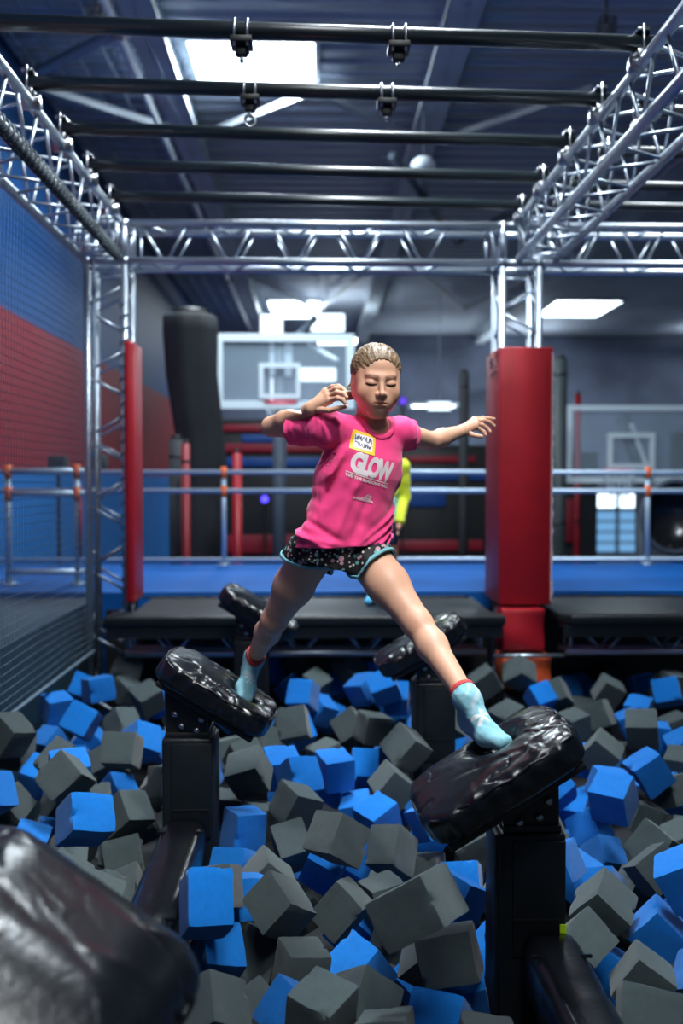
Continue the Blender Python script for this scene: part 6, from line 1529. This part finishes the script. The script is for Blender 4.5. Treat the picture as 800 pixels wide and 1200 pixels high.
# leg openings: cut high on the outside
def opening(px1, px2, px3, y1, y2, y3, inside):
    a, b, c = W(*px1, y1), W(*px2, y2), W(*px3, y3); n = (b-a).cross(c-a).normalized()
    if (inside-a).dot(n) > 0: n = -n
    return a, n
oR = opening((333, 650), (397, 672.5), (362, 664), 3.12, 3.08, 2.99, P0)
nR = (KR-HR).normalized(); tiltR = Vector((-.25, -.1, .45))
oR = (W(365, 666, 3.03), (nR*.55+Vector((.10, .05, -.8))).normalized())
oL = (W(436, 655, 3.0), ((KL-HL).normalized()*.75+Vector((.45, -.1, -.50))).normalized())
mid = A3(P0.lerp(HR.lerp(HL, .5), .6)); side = A3(Rr)
def openf(P):
    s = (P-mid)@side
    return np.where(s < 0, plane(*oR)(P), plane(*oL)(P))-.9*np.clip(.042-np.abs(s), 0, .042)
of = np.maximum(openf(P), W(398, 675, 3.05).z-P[..., 2])
g.f = np.maximum(np.maximum(sol, of), P[..., 2]-(P0.z+.05)).astype(np.float32)
Vp, Fp = g.mesh(); so = mesh_obj('shorts', Vp, Fp, floral(), girl)
for nm, cond in (('r', lambda P: (P-mid)@side < -.004), ('l', lambda P: (P-mid)@side > .004)):
    g3 = SDF(lo, hi, .0034); g3.f = np.where(cond(P), np.maximum(np.maximum(sol-.003, -(sol+.008)), np.abs(of)-.0062), 1).astype(np.float32)
    Vb, Fb = g3.mesh(); mesh_obj('binding', Vb, Fb, mat('pale_blue_binding_'+nm, (.16, .42, .47), .7), so)

# ---------------------------------------------------------------- socks
M['sock'] = None
def sock(an, kn, heel, ball, toe, seed, star):
    pts = [A3(p) for p in (an, heel, ball, toe)]; up_ = (kn-an).normalized()
    g = SDF(np.min(pts, 0)-.09, np.max(pts, 0)+.09, .0026)
    g.cone(an+up_*.06, an, .0365, .0335, .01); g.cone(an, heel+(an-heel)*.25, .033, .033, .02); g.cone(an, ball, .033, .031, .025)
    g.cone(heel, ball, .029, .030, .02)
    side_ = (toe-ball).cross(an-ball).normalized()
    for s in (-1, 1): g.cone(ball+side_*.014*s, toe+side_*.012*s, .027, .0185, .012)
    P = np.stack(np.meshgrid(*g.ax, indexing='ij'), -1)
    g.f = (g.f-.0012*vnoise(P, 90, seed)).astype(np.float32); full = g.f.copy()
    top = plane(an+up_*.032, up_)(P)
    g.f = np.maximum(full, top).astype(np.float32); Vk, Fk = g.mesh()
    base = np.array((.24, .50, .58)); c = np.tile(base, (len(Vk), 1))
    ctr = A3(star); d = np.linalg.norm(Vk-ctr, axis=1); ang = np.arctan2((Vk-ctr)@A3(side_), (Vk-ctr)@A3((an-toe).normalized()))
    rad = .018*(1+.55*np.cos(ang*5+.6)); m_ = np.clip((rad-d)/.003+.5, 0, 1)[:, None]; c = c*(1-m_)+np.array((.72, .76, .78))*m_
    pt = np.clip((vnoise(Vk[None], 55, seed+2)[0]-.55)/.25, 0, 1)[:, None]*.55; c = c*(1-pt)+np.array((.60, .66, .70))*pt
    so_ = mesh_obj('sock', Vk, Fk, attr_mat('sock_knit', .85, bump=(500, .3, .0008), spec=.2), girl, c)
    g.f = np.maximum(np.maximum(full-.002, -(full+.006)), np.abs(top)-.0075).astype(np.float32); Vk, Fk = g.mesh()
    mesh_obj('cuff', Vk, Fk, mat('red_cuff', (.55, .05, .045), .8, 0, bump=(600, .3, .001)), so_)
sock(AR, KR, FRh, FRb, FRt, 3, W(291, 798, 3.55))
sock(AL, KL, FLh, FLb, FLt, 6, W(563, 842, 2.63))

# ================================================================ the child behind, mostly hidden by the girl
def child():
    Yc = 6.28; zf = .374
    def w(px, z, y=Yc): p = W(px, 600, y); return Vector((p.x, y, z))
    t = thing('person', w(446, zf), 'child in yellow-green top and blue socks standing on the platform behind the girl', 'person')
    sh_ = .97+zf-.02
    hipz = zf+.60
    cx = 448
    g = SDF(A3(w(412, zf-.01))-np.array([.02, .2, 0], np.float32), A3(w(490, zf+1.3))+np.array([.02, .22, 0], np.float32), .006)
    chest, pel, hd_ = w(449, sh_-.12), w(447, hipz), w(446, sh_+.17)
    g.cone(chest, pel, .085, .085, .03); g.cone(w(449, sh_), w(446, sh_+.06), .04, .037, .03)
    g.ell(A3(hd_+Vector((0, .01, .02))), (.072, .086, .085), .01); g.ell(A3(hd_+Vector((0, -.025, -.045))), (.055, .055, .055), .02)
    g.ell(A3(hd_+Vector((0, -.09, -.02))), (.010, .012, .012), .01)
    for s in (-1, 1):
        g.ell(A3(hd_+Vector((s*.074, .0, -.01))), (.010, .018, .026), .008)
        g.ell(A3(hd_+Vector((s*.027, -.088, .005))), (.014, .012, .010), .008, 's')
        g.ell(A3(hd_+Vector((s*.027, -.072, .005))), (.012, .011, .009), .003)
    g.cone(hd_+Vector((-.018, -.079, -.066)), hd_+Vector((.018, -.079, -.066)), .003, .003, .003, 's')
    ra = [w(471.5, sh_-.03), w(473.5, sh_-.24, Yc+.02), w(468, sh_-.40, Yc-.08)]
    la = [w(426, sh_-.03), w(424, sh_-.24, Yc+.02), w(428, sh_-.41, Yc-.06)]
    for ar in (ra, la):
        g.cone(w(449, sh_-.03), ar[0], .04, .037, .03); g.cone(ar[0], ar[1], .034, .028, .015); g.cone(ar[1], ar[2], .027, .018, .012)
    hands = []
    for ar in (ra, la):
        d = (ar[2]-ar[1]).normalized(); g.cone(ar[2], ar[2]+d*.045, .018, .019, .01)
        for k in range(4):
            o = Vector((.0, .011*(k-1.5), 0)); a = ar[2]+d*.045+o; g.cone(a, a+d*.03+Vector((0, 0, -.004)), .0075, .0065, .003); g.cone(a+d*.03, a+d*.052+Vector((0, -.008, 0)), .0065, .006, .003)
        g.cone(ar[2]+d*.015, ar[2]+d*.05+Vector((0, -.032, 0)), .009, .007, .004)
    legs = []
    for px, xo in ((437.5, 436.5), (457, 457.5)):
        h = w(442 if px < 446 else 453, hipz-.02); k = w(px+1, zf+.34, Yc-.02); a = w(xo, zf+.075, Yc)
        g.cone(h, k, .066, .044, .03); g.cone(k, k.lerp(a, .35)+Vector((0, .012, 0)), .042, .042, .02); g.cone(k.lerp(a, .35)+Vector((0, .012, 0)), a, .041, .027, .02)
        legs.append((k, a))
    Vq, Fq = g.mesh(); mesh_obj('body', Vq, Fq, mat('child_skin', (.40, .20, .13), .5), t)
    def cloth(name, m, prims, cutf=None, inset=0, h=.006, parent=None):
        pts = [A3(p) for a, b, r1, r2 in prims for p in (a, b)]
        g = SDF(np.min(pts, 0)-.13, np.max(pts, 0)+.13, h)
        for a, b, r1, r2 in prims: g.cone(a, b, r1, r2, .02)
        P = np.stack(np.meshgrid(*g.ax, indexing='ij'), -1); g.f = (g.f-.003*vnoise(P, 30, 4)).astype(np.float32)
        if cutf is not None: g.f = np.maximum(g.f, cutf(P)).astype(np.float32)
        V_, F_ = g.mesh(); return mesh_obj(name, V_, F_, m, parent or t)
    yel = mat('yellow_green_cloth', (.62, .72, .02), .75, sheen=.2)
    cloth('yellow_top', yel, [(w(449, sh_-.05), w(449, sh_-.20), .092, .094)]+[(w(449, sh_-.02), ar[0], .050, .050) for ar in (ra, la)]+[(ar[0], ar[1], .047, .042) for ar in (ra, la)]+[(ar[1], ar[1].lerp(ar[2], .95), .040, .033) for ar in (ra, la)],
          lambda P: P[..., 2]-(sh_+.055))
    cloth('light_blue_bib', mat('light_blue_cloth', (.30, .55, .68), .75), [(w(449, sh_-.20), w(448, hipz-.02), .095, .098)], lambda P: np.maximum(P[..., 2]-(sh_-.24), -(P[..., 2]-(hipz-.08))))
    cloth('shorts', mat('dark_blue_shorts', (.02, .04, .10), .8), [(w(447, hipz+.02), w(447, hipz-.05), .094, .09)]+[(w(442 if i == 0 else 453, hipz-.04), legs[i][0].lerp(w(447, hipz), .35), .075, .07) for i in (0, 1)], lambda P: P[..., 2]-(hipz+.03))
    cloth('hair', mat('child_hair', (.05, .03, .02), .5, bump=(80, .6, .004)), [(hd_+Vector((0, .015, .035)), hd_+Vector((0, .03, .0)), .088, .085)], lambda P: P[..., 1]-(hd_.y-.045+(P[..., 2]-hd_.z)*0+.0) if False else -(P[..., 1]-(hd_.y-.035-.5*(P[..., 2]-hd_.z))))
    for k, a in legs:
        dx = -.035 if a.x < w(447, 0).x else .02
        heel = a+Vector((.012, .03, -.045)); toe = a+Vector((dx, -.115, -.052)); 
        s_ = cloth('sock', mat('bright_blue_sock', (.06, .36, .62), .8), [(a+Vector((0, 0, .045)), a, .033, .031), (a, heel, .03, .025), (heel, toe, .025, .021), (a, toe, .028, .019)], lambda P: np.maximum(P[..., 2]-(a.z+.055), zf+.001-P[..., 2]), h=.004)
        cloth('cuff', mat('dark_red_cuff', (.25, .02, .05), .8), [(a+Vector((0, 0, .07)), a+Vector((0, 0, .04)), .0335, .0335)], lambda P: np.maximum(P[..., 2]-(a.z+.068), (a.z+.052)-P[..., 2]), h=.004, parent=s_)
child()
# ================================================================ ambient light of the hall
w = bpy.data.worlds.new('world'); SC.world = w; w.use_nodes = True
bg = w.node_tree.nodes['Background']; bg.inputs[0].default_value = (.16, .27, .42, 1); bg.inputs[1].default_value = .18
vs = SC.view_settings
SC.display_settings.display_device = 'sRGB'
vs.view_transform = 'Standard'; vs.look = 'None'; vs.gamma = 1; vs.use_curve_mapping = False; vs.exposure = 0.17
